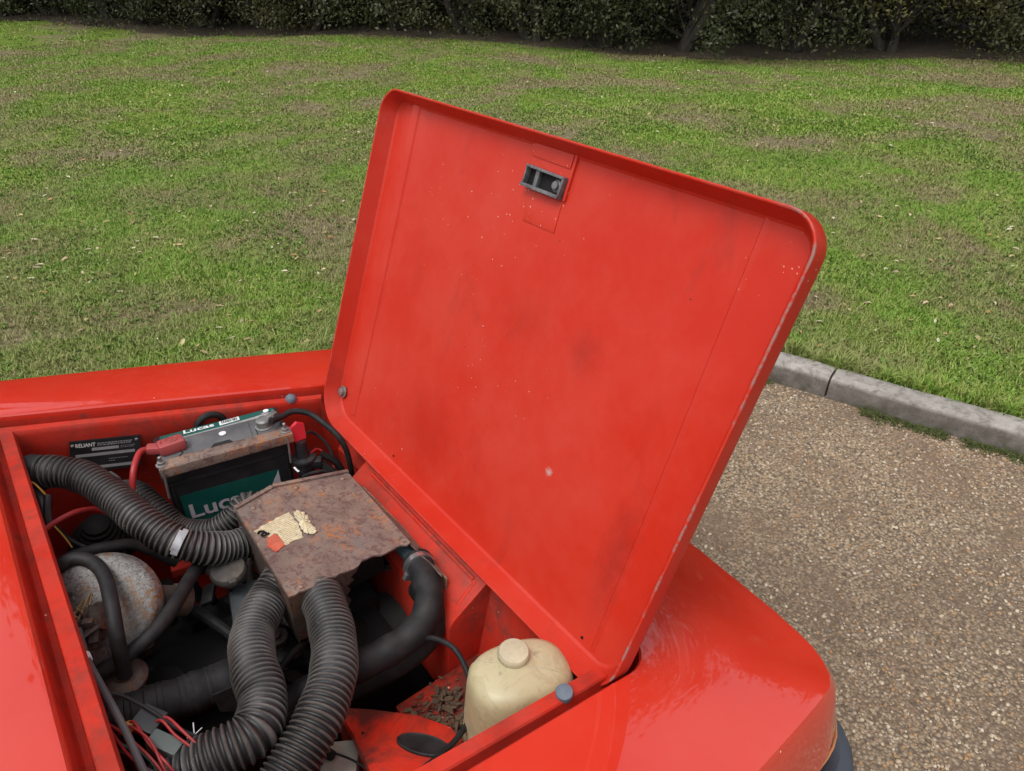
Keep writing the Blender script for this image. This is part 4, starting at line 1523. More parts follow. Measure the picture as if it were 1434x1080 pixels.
# torn sticker: cream print, a red corner, one surviving letter
rs = random.Random(8)
def torn(pts, n=7, amp=0.0022):
    out = []
    for i in range(len(pts)):
        a, b = Vector(pts[i]), Vector(pts[(i + 1) % len(pts)])
        for k in range(n):
            p = a.lerp(b, k / n)
            out.append((p.x + rs.uniform(-amp, amp), p.y + rs.uniform(-amp, amp)))
    return out
g = MB()
cream = torn(CREAM, 5, 0.0014)
g.prism([bx(x, y, 0.0012) for x, y in cream], -NB * 0.0014)
st = g.build('torn_sticker', M['sticker'], hb, smooth=10)
g = MB()
flap = torn(FLAP, 5, 0.0018)
cen = sum((Vector(p) for p in FLAP), Vector((0, 0))) / len(FLAP)
vs = [bx(x, y, 0.002 + 0.0025 * mnoise.noise(Vector((x * 300, y * 300, 0)))) for x, y in flap] + [bx(cen.x, cen.y, 0.0045)]
g.add(vs, [(i, (i + 1) % len(flap), len(flap)) for i in range(len(flap))])
g.build('sticker_scrap', M['sticker'], st)
g = MB()
redp = torn(REDP, 5, 0.0014)
g.prism([bx(x, y, 0.0020) for x, y in redp], -NB * 0.0022)
g.build('sticker_corner', M['stickred'], st, smooth=10)
g = MB()
xd = (bx(0.2184, 0.9083) - bx(0.1990, 0.9024)).normalized()
text_mb(g, 'a', bx(0.1990, 0.9024, 0.0026), xd, bx(0.2009, 0.9207) - bx(0.1990, 0.9024), 0.034, 0.03)
g.build('lettering', M['matt'], st)

# ---- hoses
ribbed_a = [(-0.056, 1.224, 0.761), (-0.030, 1.204, 0.765), (0.005, 1.170, 0.758), (0.032, 1.109, 0.747), (0.054, 1.032, 0.737), (0.083, 0.977, 0.716), (0.120, 0.955, 0.693), (0.162, 0.957, 0.669), (0.215, 0.965, 0.655)]
ribbed_b = [(0.035, 1.255, 0.64), (0.068, 1.205, 0.668), (0.090, 1.155, 0.655), (0.112, 1.104, 0.628), (0.150, 1.064, 0.629), (0.188, 1.052, 0.643), (0.222, 1.054, 0.662), (0.250, 1.035, 0.650), (0.265, 1.01, 0.645)]
ribbed_c = [(0.212, 0.850, 0.668), (0.190, 0.832, 0.668), (0.161, 0.813, 0.664), (0.122, 0.760, 0.673), (0.102, 0.695, 0.687), (0.093, 0.640, 0.689), (0.067, 0.600, 0.694), (0.026, 0.599, 0.693), (-0.015, 0.612, 0.680), (-0.040, 0.64, 0.64)]
ribbed_d = [(0.243, 0.850, 0.655), (0.238, 0.823, 0.660), (0.227, 0.746, 0.672), (0.208, 0.676, 0.676), (0.180, 0.620, 0.682), (0.142, 0.580, 0.680), (0.105, 0.556, 0.672), (0.061, 0.535, 0.660), (0.017, 0.530, 0.645)]
g = MB()
g.tube(ribbed_a, 0.0275, 30, ribs=(0.0082, 0.0042))
ha = g.build('ribbed_hose', M['ribbed'], car, smooth=60, label='black ribbed hose arching from the bulkhead to the side of the heater box')
g = MB()
pa = catmull(ribbed_a, 8)
k0 = 41
g.tube([pa[k0], pa[k0 + 2]], 0.0284, 30, 0.002, caps=False)
band = g.build('hose_label', simple('worn_silver_tape', (0.42, 0.42, 0.44), 0.35, 0.3, 0.8, (0.06, 0.055, 0.05), 55), ha)
bmx = bmesh.new(); bmx.from_mesh(band.data)
cpt = pa[k0 + 1] + Vector((-0.01, -0.75, 0.66)) * 0.028 - WL[band]
bmesh.ops.delete(bmx, geom=[f for f in bmx.faces if (f.calc_center_median() - cpt).length > 0.021], context='FACES')
bmx.to_mesh(band.data); bmx.free()
g = MB()
g.tube([(-0.058, 1.226, 0.759), (-0.050, 1.220, 0.761), (-0.040, 1.212, 0.763)], lambda u: 0.034 - 0.006 * u, 22, 0.004)
g.build('hose_cuff', M['rubber'], ha)
g = MB()
g.tube(ribbed_b, 0.0225, 26, ribs=(0.0070, 0.0036))
g.build('ribbed_hose', M['ribbed'], car, smooth=60, label='slimmer black ribbed hose curving in front of the battery')
g = MB()
g.tube(ribbed_c, 0.0315, 32, ribs=(0.0080, 0.0044))
g.build('ribbed_hose', M['ribbed'], car, smooth=60, label='black ribbed hose dropping from the left corner of the heater box')
g = MB()
g.tube(ribbed_d, 0.0325, 32, ribs=(0.0078, 0.0042))
g.build('ribbed_hose', M['ribbed'], car, smooth=60, label='black ribbed hose bending out of the open side of the heater box')

coolant = [(0.4005, 0.775, 0.630), (0.398, 0.755, 0.634), (0.391, 0.732, 0.634), (0.380, 0.700, 0.628), (0.350, 0.675, 0.614), (0.306, 0.668, 0.604), (0.246, 0.673, 0.600), (0.192, 0.684, 0.592), (0.132, 0.697, 0.575), (0.08, 0.72, 0.53)]
g = MB()
def crad(u):
    return 0.0235 + 0.0028 * math.exp(-((u - 0.02) / 0.02) ** 2) + 0.0009 * math.sin(u * 60)
g.tube(coolant, crad, 26, 0.006)
co = g.build('coolant_hose', M['rubber'], car, label='smooth black hose clamped to the blue grey pipe stub')
g = MB()
g.tube([(0.404, 0.840, 0.622), (0.402, 0.80, 0.626), (0.399, 0.757, 0.633)], 0.0135, 18, 0.008)
g.build('pipe_stub', M['blueend'], hb)
g = MB()
g.tube([(0.3985, 0.7640, 0.6325), (0.3962, 0.7540, 0.6340)], 0.0268, 26, 0.003)
g.box((0.372, 0.757, 0.628), (0.012, 0.008, 0.010), Matrix.Rotation(R(30), 3, 'Y'), 0.001)
g.build('hose_clamp', M['steel'], co)
g = MB()
g.tube([(0.398, 0.760, 0.585), (0.391, 0.714, 0.590), (0.360, 0.679, 0.577), (0.311, 0.676, 0.560), (0.252, 0.685, 0.552), (0.197, 0.695, 0.548), (0.14, 0.710, 0.53)], 0.0245, 22, 0.008)
g.build('coolant_hose', M['rubber'], car, label='second smooth black hose lying behind the clamped one')

g = MB()
g.tube([(0.115, 0.742, 0.615), (0.103, 0.744, 0.617), (0.064, 0.752, 0.625), (0.010, 0.757, 0.632), (-0.036, 0.766, 0.638), (-0.090, 0.780, 0.640)],
       lambda u: 0.0272 + 0.0016 * ((u * 17 + 0.3 * math.sin(u * 40)) % 1.0) + 0.0008 * math.sin(u * 31 + 1), 26, 0.0018)
tr = g.build('taped_trunk', M['rubber'], car, label='black taped air trunk lying across the rear of the engine bay')
g = MB()
fp = [(0.075, 0.725, 0.640), (0.045, 0.722, 0.648), (0.048, 0.716, 0.615), (0.066, 0.715, 0.602)]
g.prism(fp, (0.002, -0.004, 0.001))
g.build('tape_flap', M['rubber'], tr)
g = MB()
g.tube([(0.150, 0.722, 0.52), (0.130, 0.725, 0.521), (0.065, 0.749, 0.532), (0.001, 0.767, 0.542), (-0.05, 0.78, 0.54)], 0.0255, 20, 0.01)
g.build('exhaust_pipe', M['matt'], car)

# ---- round air filter and its fittings
AX = Vector((-0.20, -0.52, 0.83)).normalized()
AC = Vector((-0.038, 0.896, 0.716))
g = MB()
rr = 0.0790
g.lathe([(rr * 0.93, -0.040), (rr * 0.985, -0.036), (rr * 0.985, -0.012), (rr * 1.03, -0.010), (rr * 1.035, -0.004), (rr * 1.0, -0.001), (rr * 0.985, 0.004),
         (rr * 0.95, 0.0075), (rr * 0.88, 0.0100), (rr * 0.6, 0.0115), (rr * 0.3, 0.0122), (rr * 0.02, 0.0125)], AC, AX, 56)
af = g.build('air_filter', M['mottled'], car, smooth=50, label='round pitted silver air filter canister freckled with rust')
g = MB()
g.tube([AC + Vector((0.060, 0.010, -0.030)), AC + Vector((0.088, 0.012, -0.052)), AC + Vector((0.108, 0.012, -0.066))], lambda u: 0.0215 + (0.003 if u > 0.6 else 0), 22, 0.004)
g.build('filter_inlet', rust_mat('brown_rusty_pipe', 0.4), af)
# carburettor linkage against the bulkhead
g = MB()
lx = Vector((-0.068, 0.865, 0.725))
for k in range(15):
    rq = random.Random(50 + k)
    c = lx + Vector((rq.uniform(-0.008, 0.016), rq.uniform(-0.035, 0.058), rq.uniform(-0.03, 0.022)))
    g.box(c, (rq.uniform(0.006, 0.018), rq.uniform(0.006, 0.022), rq.uniform(0.003, 0.016)), Matrix.Rotation(rq.uniform(0, 3), 3, 'Z') @ Matrix.Rotation(rq.uniform(-0.6, 0.6), 3, 'X'), 0.0012)
g.lathe([(0.016, -0.02), (0.016, 0), (0.021, 0.001), (0.021, 0.004), (0.016, 0.005), (0.016, 0.010), (0.020, 0.011), (0.020, 0.014), (0.010, 0.016)], lx + Vector((0.022, -0.003, 0.008)), (0.75, -0.4, 0.5), 20)
g.box(lx + Vector((0.006, -0.030, 0.018)), (0.034, 0.020, 0.003), Matrix.Rotation(R(20), 3, 'Z') @ Matrix.Rotation(R(-25), 3, 'X'), 0.0008)
lk_ = g.build('carburettor', M['rustdark'], car)
g = MB()
for k in range(5):
    rq = random.Random(80 + k)
    c = lx + Vector((0.006 + 0.004 * k % 3, 0.004 * k - 0.002, 0.022))
    g.tube([c, c + Vector((rq.uniform(-.01, .014), rq.uniform(-.012, .016), 0.008)), c + Vector((rq.uniform(-.02, .02), rq.uniform(-.02, .02), 0.0))], 0.0016, 6, 0.004)
g.build('linkage_spring', simple('tarnished_brass', (0.28, 0.19, 0.09), 0.5, 0.5, 0.5, (0.05, 0.04, 0.03), 60), lk_)
g = MB()
g.tube([(-0.084, 0.985, 0.715), (-0.079, 0.976, 0.736), (-0.062, 0.964, 0.762), (-0.043, 0.960, 0.768), (-0.025, 0.943, 0.764), (-0.017, 0.906, 0.762), (-0.021, 0.852, 0.758), (-0.029, 0.815, 0.735), (-0.039, 0.803, 0.672)], 0.0098, 16, 0.006)
g.build('breather_hose', M['rubber'], car, label='thin black hose looped over the air filter')
g = MB()
g.lathe([(0.020, -0.03), (0.020, -0.008), (0.027, -0.007), (0.0295, -0.004), (0.0295, 0.0), (0.027, 0.003), (0.018, 0.0055), (0.012, 0.006), (0.012, 0.010)], (-0.040, 0.808, 0.664), (0.0, -0.1, 1), 30)
g.build('breather_cap', M['rustdark'], car)
g = MB()
g.tube([(-0.077, 1.051, 0.695), (-0.045, 1.069, 0.688), (-0.001, 1.068, 0.679), (0.042, 1.065, 0.660), (0.085, 1.045, 0.610)], 0.0098, 14, 0.008)
g.build('vacuum_hose', M['rubber'], car)
g = MB()
g.tube([(0.119, 0.994, 0.633), (0.096, 0.941, 0.668), (0.068, 0.885, 0.694), (0.042, 0.845, 0.705), (0.011, 0.819, 0.706), (-0.030, 0.812, 0.695), (-0.068, 0.817, 0.683)], 0.0105, 14, 0.008)
g.build('vacuum_hose', M['rubber'], car)

# ---- cables and wiring
cj = [(-0.066, 0.842, 0.748), (-0.066, 0.776, 0.760), (-0.061, 0.725, 0.764), (-0.056, 0.680, 0.763), (-0.052, 0.637, 0.757), (-0.050, 0.599, 0.745), (-0.048, 0.560, 0.72)]
g = MB()
g.tube(cj, 0.0043, 10, 0.006)
ca = g.build('throttle_cable', M['cable'], car, label='grey sheathed throttle cable with a white crimp')
g = MB()
g.tube([(-0.0662, 0.782, 0.7595), (-0.0655, 0.770, 0.7607)], 0.0056, 10, 0.003)
g.build('cable_crimp', M['white'], ca)
g = MB()
g.tube([(-0.082, 0.735, 0.744), (-0.074, 0.732, 0.744), (-0.050, 0.726, 0.729), (-0.027, 0.689, 0.724), (-0.005, 0.648, 0.712), (0.023, 0.613, 0.698), (0.050, 0.585, 0.678)], 0.0026, 8, 0.006)
g.build('thin_cable', M['rubber'], car)
g = MB()
tp = Vector((0.008, 0.632, 0.706))
for d in ((0.010, -0.004, 0.010), (-0.008, 0.006, -0.006), (0.004, 0.010, 0.009), (-0.004, -0.010, -0.004)):
    g.tube([tp, tp + Vector(d)], 0.0007, 5, 0.005)
g.build('cable_tie', M['white'], car)
g = MB()
g.box((-0.024, 0.640, 0.700), (0.020, 0.040, 0.034), Matrix.Rotation(R(35), 3, 'Z') @ Matrix.Rotation(R(12), 3, 'X'), 0.003)
rel = g.build('relay', M['dullgreen'], car)
g = MB()
g.box((-0.030, 0.678, 0.712), (0.030, 0.032, 0.018), Matrix.Rotation(R(35), 3, 'Z') @ Matrix.Rotation(R(12), 3, 'X'), 0.002)
g.build('relay', M['black'], car)
g = MB()
g.box((-0.052, 0.678, 0.722), (0.013, 0.012, 0.010), None, 0.003)
g.build('wire_connector', simple('amber_plastic', (0.45, 0.22, 0.03), 0.4), car)
rw = random.Random(12)
for (a, c, m_) in (((-0.072, 0.690, 0.738), (-0.035, 0.598, 0.716), 'redwire'), ((-0.070, 0.683, 0.734), (-0.040, 0.592, 0.712), 'redwire'), ((-0.050, 0.674, 0.728), (-0.032, 0.600, 0.720), 'redwire'),
                   ((-0.044, 0.676, 0.729), (-0.026, 0.598, 0.719), 'redwire'), ((-0.018, 0.664, 0.722), (0.004, 0.604, 0.706), 'redwire'), ((-0.012, 0.666, 0.720), (0.008, 0.603, 0.704), 'redwire'),
                   ((-0.078, 0.662, 0.738), (-0.062, 0.582, 0.710), 'greenwire'), ((-0.070, 0.665, 0.730), (-0.050, 0.585, 0.708), 'greenwire'), ((-0.065, 0.650, 0.724), (-0.030, 0.590, 0.70), 'cable'), ((-0.055, 0.655, 0.72), (-0.04, 0.60, 0.70), 'greenwire')):
    a, c = Vector(a), Vector(c)
    mid = a.lerp(c, 0.5) + Vector((rw.uniform(-0.004, 0.010), rw.uniform(-0.006, 0.006), rw.uniform(0.002, 0.010)))
    e = c + Vector((rw.uniform(-0.01, 0.01), -0.02, -0.05))
    g = MB()
    g.tube([a + Vector((-0.012, 0.006, -0.012)), a, mid, c, e], 0.0017, 7, 0.005)
    g.build('wire', M[m_], car)
g = MB()
g.tube([(-0.081, 1.087, 0.736), (-0.056, 1.113, 0.730), (-0.024, 1.129, 0.724), (0.003, 1.141, 0.708), (0.02, 1.14, 0.69)], 0.0046, 10, 0.006)
g.build('starter_cable', M['redwire'], car)
g = MB()
g.tube([(-0.070, 1.187, 0.776), (-0.060, 1.166, 0.780), (-0.053, 1.146, 0.773), (-0.049, 1.142, 0.759)], 0.0015, 6, 0.004)
g.build('wire', M['yellow'], car)
g = MB()
g.tube([(-0.060, 1.118, 0.735), (-0.050, 1.095, 0.715), (-0.045, 1.082, 0.695)], 0.0013, 6, 0.004)
g.build('wire', M['yellow'], car)
g = MB()
g.tube([(-0.048, 1.145, 0.764), (-0.058, 1.128, 0.742), (-0.062, 1.115, 0.725)], 0.0062, 10, 0.005)
g.build('wire_connector', M['black'], car)
g = MB()
g.tube([(-0.078, 1.215, 0.745), (-0.062, 1.172, 0.742), (-0.066, 1.135, 0.728)], 0.010, 10, 0.006)
g.build('wire_connector', M['black'], car)
# loose wiring tucked into the corners of the bay
for m_, r_, pth in (('rubber', 0.0032, [(-0.078, 1.20, 0.72), (-0.060, 1.16, 0.70), (-0.040, 1.10, 0.69), (0.0, 1.06, 0.665), (0.05, 1.03, 0.60)]),
                    ('matt', 0.0040, [(0.05, 1.24, 0.70), (0.045, 1.20, 0.66), (0.02, 1.16, 0.62), (-0.03, 1.12, 0.58)]),
                    ('cable', 0.0026, [(0.045, 1.19, 0.735), (0.055, 1.18, 0.72), (0.048, 1.20, 0.69), (0.04, 1.21, 0.65)]),
                    ('rubber', 0.0030, [(0.375, 1.13, 0.705), (0.395, 1.14, 0.690), (0.412, 1.12, 0.66), (0.405, 1.09, 0.62), (0.39, 1.07, 0.58)]),
                    ('redwire', 0.0022, [(0.37, 1.11, 0.67), (0.39, 1.12, 0.665), (0.405, 1.10, 0.64), (0.40, 1.07, 0.60)]),
                    ('rubber', 0.0036, [(0.34, 1.09, 0.64), (0.36, 1.075, 0.65), (0.385, 1.07, 0.64), (0.40, 1.05, 0.60)]),
                    ('rubber', 0.0045, [(0.10, 1.01, 0.60), (0.13, 0.98, 0.625), (0.17, 0.97, 0.61), (0.20, 0.93, 0.56)]),
                    ('rubber', 0.0050, [(0.10, 0.70, 0.62), (0.14, 0.73, 0.615), (0.18, 0.76, 0.60), (0.22, 0.80, 0.56)])):
    g = MB()
    g.tube(pth, r_, 8, 0.006)
    g.build('wire', M[m_], car)
# ribbed horn below the first hose
g = MB()
prof = []
for k in range(7):
    r0 = 0.052 - 0.005 * k
    prof += [(r0, 0.009 * k), (r0 - 0.001, 0.009 * k + 0.006), (r0 - 0.005, 0.009 * k + 0.0075)]
g.lathe([(0.054, -0.02)] + prof + [(0.01, 0.066)], (-0.006, 1.190, 0.600), (0.05, -0.35, 1), 32)
g.build('horn', M['matt'], car)

# ---- identification plate on the far wall
px0 = Vector((0.007, 1.2865, 0.760))
xd = Vector((0.109, -0.0128, -0.0262)).normalized()
yd = Vector((0.235, 0.06, 0.97)); yd = (yd - xd * yd.dot(xd)).normalized()
nd = xd.cross(yd)
if nd.y > 0:
    nd = -nd
def onp(u, v, h=0.0):
    return px0 + xd * u + yd * v + nd * h
W_, H_ = 0.113, 0.064
g = MB()
g.prism([onp(0, 0, 0.0012), onp(W_, 0, 0.0012), onp(W_, -H_, 0.0012), onp(0, -H_, 0.0012)], -nd * 0.006)
plate = g.build('identification_plate', M['black'], car, label='black maker plate with white lettering')
g = MB()
text_mb(g, 'RELIANT', onp(0.0085, -0.0125, 0.0016), xd, yd, 0.0105, 0.012, width=0.031)
g.build('lettering', M['white'], plate)
def bar(mb, u0, v0, u1, v1, h=0.0015):
    mb.add([onp(u0, v0, h), onp(u1, v0, h), onp(u1, v1, h), onp(u0, v1, h)], [(0, 1, 2, 3)])
g = MB()
bar(g, 0.034, -0.0215, 0.077, -0.0155); bar(g, 0.008, -0.0325, 0.103, -0.0265); bar(g, 0.006, -0.0585, 0.098, -0.0525)
g.build('blank_field', M['grey'], plate)
g = MB()
rp = random.Random(2)
for v in (-0.0072, -0.0108):
    u = 0.043
    while u < 0.098:
        w = rp.uniform(0.0015, 0.005)
        bar(g, u, v - 0.0014, u + w, v + 0.0006)
        u += w + 0.001
for v, u1 in ((-0.0165, 0.103), (-0.0195, 0.100), (-0.0405, 0.09), (-0.045, 0.07)):
    u = 0.080 if v > -0.03 else 0.060
    while u < u1:
        w = rp.uniform(0.001, 0.003)
        bar(g, u, v - 0.001, u + w, v + 0.0003)
        u += w + 0.0012
g.build('small_print', M['grey'], plate)
for u, v in ((0.0045, -0.0085), (0.1065, -0.0075), (0.1055, -0.040)):
    g = MB()
    g.lathe([(0.0032, 0), (0.0032, 0.0008), (0.0016, 0.0018), (0.0003, 0.002)], onp(u, v, 0.0012), nd, 12)
    g.build('rivet', M['zinc'], plate)
# rubber ring on the wall behind the battery
g = MB()
ringp = [(0.236 + 0.026 * math.cos(a), 1.258, 0.712 + 0.024 * math.sin(a)) for a in [math.pi * 2 * k / 16 for k in range(17)]]
g.tube(ringp, 0.0065, 10, 0.006, smooth=3)
g.build('rubber_ring', M['rubber'], car)

# ---- battery isolator and its cable
g = MB()
g.lathe([(0.020, -0.03), (0.021, -0.008), (0.024, -0.007), (0.025, -0.003), (0.024, 0.0), (0.0135, 0.002), (0.012, 0.020), (0.011, 0.030), (0.0105, 0.036)], (0.355, 1.112, 0.668), (0.02, 0.05, 1), 26)
g.box((0.370, 1.098, 0.655), (0.030, 0.020, 0.018), Matrix.Rotation(R(-30), 3, 'Z'), 0.004)
iso = g.build('battery_isolator', M['black'], car)
g = MB()
kc = Vector((0.3535, 1.122, 0.710))
g.prism([kc + Vector((-0.021, 0.003, 0.006)), kc + Vector((-0.008, 0.005, 0.024)), kc + Vector((0.004, 0.003, 0.033)), kc + Vector((0.015, -0.001, 0.028)), kc + Vector((0.014, -0.002, -0.004)), kc + Vector((-0.006, 0.0, -0.006))], (0.001, -0.007, 0))
g.build('isolator_key', M['redkey'], iso)
g = MB()
g.prism([(0.331, 1.108, 0.655), (0.350, 1.103, 0.660), (0.353, 1.094, 0.654), (0.335, 1.099, 0.648)], (0, 0.0, -0.001))
g.build('terminal_tag', M['steel'], iso)
g = MB()
g.tube([(0.345, 1.10, 0.63), (0.350, 1.10, 0.58)], 0.012, 10, 0.01)
g.tube([(0.38, 1.095, 0.65), (0.40, 1.07, 0.62), (0.41, 1.06, 0.55)], 0.009, 10, 0.01)
g.tube([(0.39, 1.11, 0.66), (0.415, 1.09, 0.63), (0.42, 1.08, 0.56)], 0.007, 10, 0.01)
g.build('wire_loom', M['matt'], car)
g = MB()
g.tube([(0.318, 1.144, 0.748), (0.345, 1.160, 0.740), (0.372, 1.166, 0.738), (0.398, 1.152, 0.728), (0.414, 1.121, 0.712), (0.427, 1.096, 0.690), (0.436, 1.090, 0.650), (0.441, 1.095, 0.580)], 0.0058, 12, 0.006)
g.build('battery_cable', M['rubber'], car)

# ---- cream box low on the near side, small hose, debris
g = MB()
rb = Matrix.Rotation(R(-32), 3, 'Z') @ Matrix.Rotation(R(-14), 3, 'X')
g.box((0.148, 0.572, 0.545), (0.050, 0.085, 0.045), rb, 0.005)
cb = g.build('cream_box', M['creambox'], car)
g = MB()
g.tube([(0.135, 0.600, 0.575), (0.150, 0.585, 0.582), (0.168, 0.560, 0.578), (0.18, 0.53, 0.575)], 0.0016, 6, 0.004)
g.build('wire', M['rubber'], cb)
g = MB()
g.tube([(0.120, 0.62, 0.585), (0.138, 0.606, 0.582), (0.150, 0.592, 0.565)], 0.007, 10, 0.005)
g.build('wire', M['rubber'], cb)
thin = [(0.335, 0.655, 0.600), (0.344, 0.639, 0.615), (0.356, 0.603, 0.623), (0.357, 0.573, 0.613), (0.349, 0.543, 0.595), (0.325, 0.513, 0.585), (0.288, 0.494, 0.592), (0.247, 0.478, 0.612), (0.202, 0.464, 0.632), (0.16, 0.45, 0.64)]
g = MB()
g.tube(thin, 0.0042, 10, 0.006)
g.build('washer_hose', M['rubber'], car)
rd = random.Random(31)
g = MB()
for k in range(420):
    a = rd.gauss(0, 1)
    c = Vector((0.335 + 0.028 * rd.gauss(0, 1), 0.585 + 0.030 * rd.gauss(0, 1), 0.4915 + abs(rd.gauss(0, 0.006))))
    if not (0.285 < c.x < 0.42 and 0.40 < c.y < 0.65):
        continue
    q = Matrix.Rotation(rd.uniform(0, 6.28), 3, 'Z') @ Matrix.Rotation(rd.uniform(-0.8, 0.8), 3, 'X')
    vs_, fs_ = leafshape(k, rd.choice((0.0018, 0.003, 0.004, 0.006, 0.009)))
    g.add([q @ Vector(v) + c for v in vs_], fs_)
tag(g.build('dead_leaves', simple('brown_leaf_debris', (0.085, 0.05, 0.03), 0.9, 0, 0.6, (0.17, 0.12, 0.07), 40), None, smooth=10), 'brown leaf debris gathered on the shelf beside the washer bottle', None, None, 'stuff')

# ================================================================= BATTERY
SCL = 0.9876
def bat(p):                      # battery corner points, at the tray
    return Vector(p)
bt = thing('battery', (0.225, 1.20, 0.52), 'black car battery with green and white labels under a rusty clamp bar', 'battery')
ZT = 0.725
A0, A1, A2, A3 = Vector((0.1136, 1.156, 0)), Vector((0.338, 1.116, 0)), Vector((0.3235, 1.2265, 0)), Vector((0.134, 1.266, 0))
bxd = (A1 - A0).normalized()
byd = Vector((-bxd.y, bxd.x, 0))
BL, BD = 0.228, 0.110
def bp3(u, v, z):
    return A0 + bxd * u + byd * v + Vector((0, 0, z))
rotb = Matrix.Rotation(math.atan2(bxd.y, bxd.x), 3, 'Z')
g = MB()
g.box(bp3(BL / 2, BD / 2 + 0.001, 0.605), (BL - 0.010, BD - 0.008, 0.175), rotb, 0.004)
case = g.build('battery_case', M['black'], bt)
g = MB()
g.box(bp3(BL / 2, BD / 2, ZT - 0.0165), (BL, BD, 0.033), rotb, 0.004)
g.build('battery_rim', M['black'], bt)
g = MB()
g.box(bp3(BL / 2, BD * 0.40, ZT + 0.001), (BL - 0.014, BD * 0.66, 0.004), rotb, 0.001)
g.box(bp3(BL / 2, BD * 0.40, ZT + 0.004), (BL * 0.46, BD * 0.58, 0.004), rotb, 0.001)
lid = g.build('battery_lid', M['greytop'], bt)
g = MB()
for pth in ([(0.030, 0.012), (0.045, 0.030), (0.040, 0.045), (0.055, 0.062)], [(0.176, 0.020), (0.176, 0.045), (0.186, 0.050), (0.184, 0.064)]):
    pv = [bp3(u, v, ZT + 0.0033) for u, v in pth]
    g = MB()
    for a, b in zip(pv, pv[1:]):
        g.tube([a, b], 0.0012, 6, 0.01)
    g.build('lid_groove', M['black'], lid)
g = MB()
g.prism([bp3(0.092, 0.018, ZT + 0.0065), bp3(0.132, 0.018, ZT + 0.0065), bp3(0.126, 0.028, ZT + 0.0065), bp3(0.098, 0.028, ZT + 0.0065)], (0, 0, -0.0004))
g.build('vent_slot', M['black'], lid)
g = MB()
g.lathe([(0.0065, 0), (0.0065, 0.001), (0.004, 0.0016)], bp3(0.118, 0.054, ZT + 0.006), (0, 0, 1), 16)
g.build('sight_glass', M['white'], lid)
g = MB()
def quad(mb, f, uvs, th=(0, 0, -0.0006)):
    mb.prism([f(u, v) for u, v in uvs], th)
topf = lambda u, v: bp3(u, v, ZT + 0.0012)
quad(g, topf, [(0.012, 0.079), (BL - 0.008, 0.079), (BL - 0.008, 0.106), (0.012, 0.106)])
tl = g.build('top_label', M['green'], bt)
g = MB()
topg = lambda u, v: bp3(u, v, ZT + 0.0020)
quad(g, topg, [(0.050, 0.0795), (BL - 0.010, 0.0795), (BL - 0.010, 0.091), (0.155, 0.087), (0.125, 0.085), (0.050, 0.084)])
quad(g, topg, [(BL - 0.036, 0.0915), (BL - 0.018, 0.0915), (BL - 0.026, 0.0965)])
g.build('label_stripe', M['grey'], tl)
g = MB()
quad(g, topg, [(0.118, 0.0900), (0.155, 0.0925), (0.155, 0.1045), (0.118, 0.1030)])
bc = g.build('barcode_patch', M['white'], tl)
g = MB()
rbq = random.Random(5)
u = 0.122
topb = lambda u, v: bp3(u, v, ZT + 0.0026)
while u < 0.151:
    w = rbq.choice((0.0008, 0.0012, 0.002))
    quad(g, topb, [(u, 0.0935), (u + w, 0.0935), (u + w, 0.1020), (u, 0.1020)], (0, 0, -0.0003))
    u += w + rbq.choice((0.0008, 0.0014))
g.build('barcode', M['black'], tl)
g = MB()
text_mb(g, 'Lucas', bp3(0.052, 0.0925, ZT + 0.0024), bxd, byd, 0.0165, 0.022, 0.0, width=0.055)
g.build('lettering', M['white'], tl)
g = MB()
for k, (uu, vv) in enumerate(((BL - 0.030, 0.098), )):
    g.lathe([(0.0055, 0), (0.0055, 0.0003)], bp3(uu + 0.008, 0.1005, ZT + 0.0018), (0, 0, 1), 14)
g.build('label_emblem', M['white'], tl)
# front label
ff = lambda u, z, h=0.0: A0 + bxd * u + Vector((0, 0, z)) - byd * h + byd * 0.0045
g = MB()
def fquad(mb, pts, h):
    mb.prism([ff(u, z, h) for u, z in pts], byd * 0.0006)
fquad(g, [(0.020, 0.575), (0.198, 0.570), (0.198, 0.652), (0.020, 0.655)], 0.0012)
fl_ = g.build('front_label', M['green'], bt)
g = MB()
fquad(g, [(0.176, 0.614), (0.196, 0.612), (0.196, 0.650)], 0.0020)
fquad(g, [(0.168, 0.585), (0.196, 0.583), (0.196, 0.612), (0.176, 0.614)], 0.0020)
g.build('label_stripe', M['lilac'], fl_)
g = MB()
text_mb(g, 'Lucas', ff(0.026, 0.5990, 0.0022), bxd, Vector((0, 0, 1)), 0.046, 0.02, width=0.112)
g.build('lettering', M['lilac'], fl_)
# ribs on the case front
g = MB()
for z in (0.684,):
    g.box(ff(BL / 2, z, 0.001), (BL - 0.012, 0.004, 0.004), rotb, 0.001)
for u in (0.006, 0.012, BL - 0.012):
    g.box(ff(u, 0.62, 0.001), (0.003, 0.004, 0.12), rotb, 0.001)
g.build('case_rib', M['black'], bt)
# terminals
g = MB()
g.box(bp3(0.030, 0.048, ZT + 0.014), (0.046, 0.030, 0.022), rotb @ Matrix.Rotation(R(8), 3, 'Z'), 0.007)
g.box(bp3(0.004, 0.052, ZT + 0.012), (0.034, 0.020, 0.014), rotb @ Matrix.Rotation(R(-24), 3, 'Z'), 0.004)
rc = g.build('terminal_cover', M['redcap'], bt)
g = MB()
ringp = [bp3(0.032, 0.049, ZT + 0.0252) + Vector((0.011 * math.cos(a), 0.008 * math.sin(a), 0)) for a in [2 * math.pi * k / 12 for k in range(13)]]
g.tube(ringp, 0.0012, 6, 0.004, smooth=3)
g.tube([bp3(0.024, 0.049, ZT + 0.0252), bp3(0.040, 0.049, ZT + 0.0252)], 0.0011, 6, 0.004)
g.tube([bp3(0.032, 0.043, ZT + 0.0252), bp3(0.032, 0.055, ZT + 0.0252)], 0.0011, 6, 0.004)
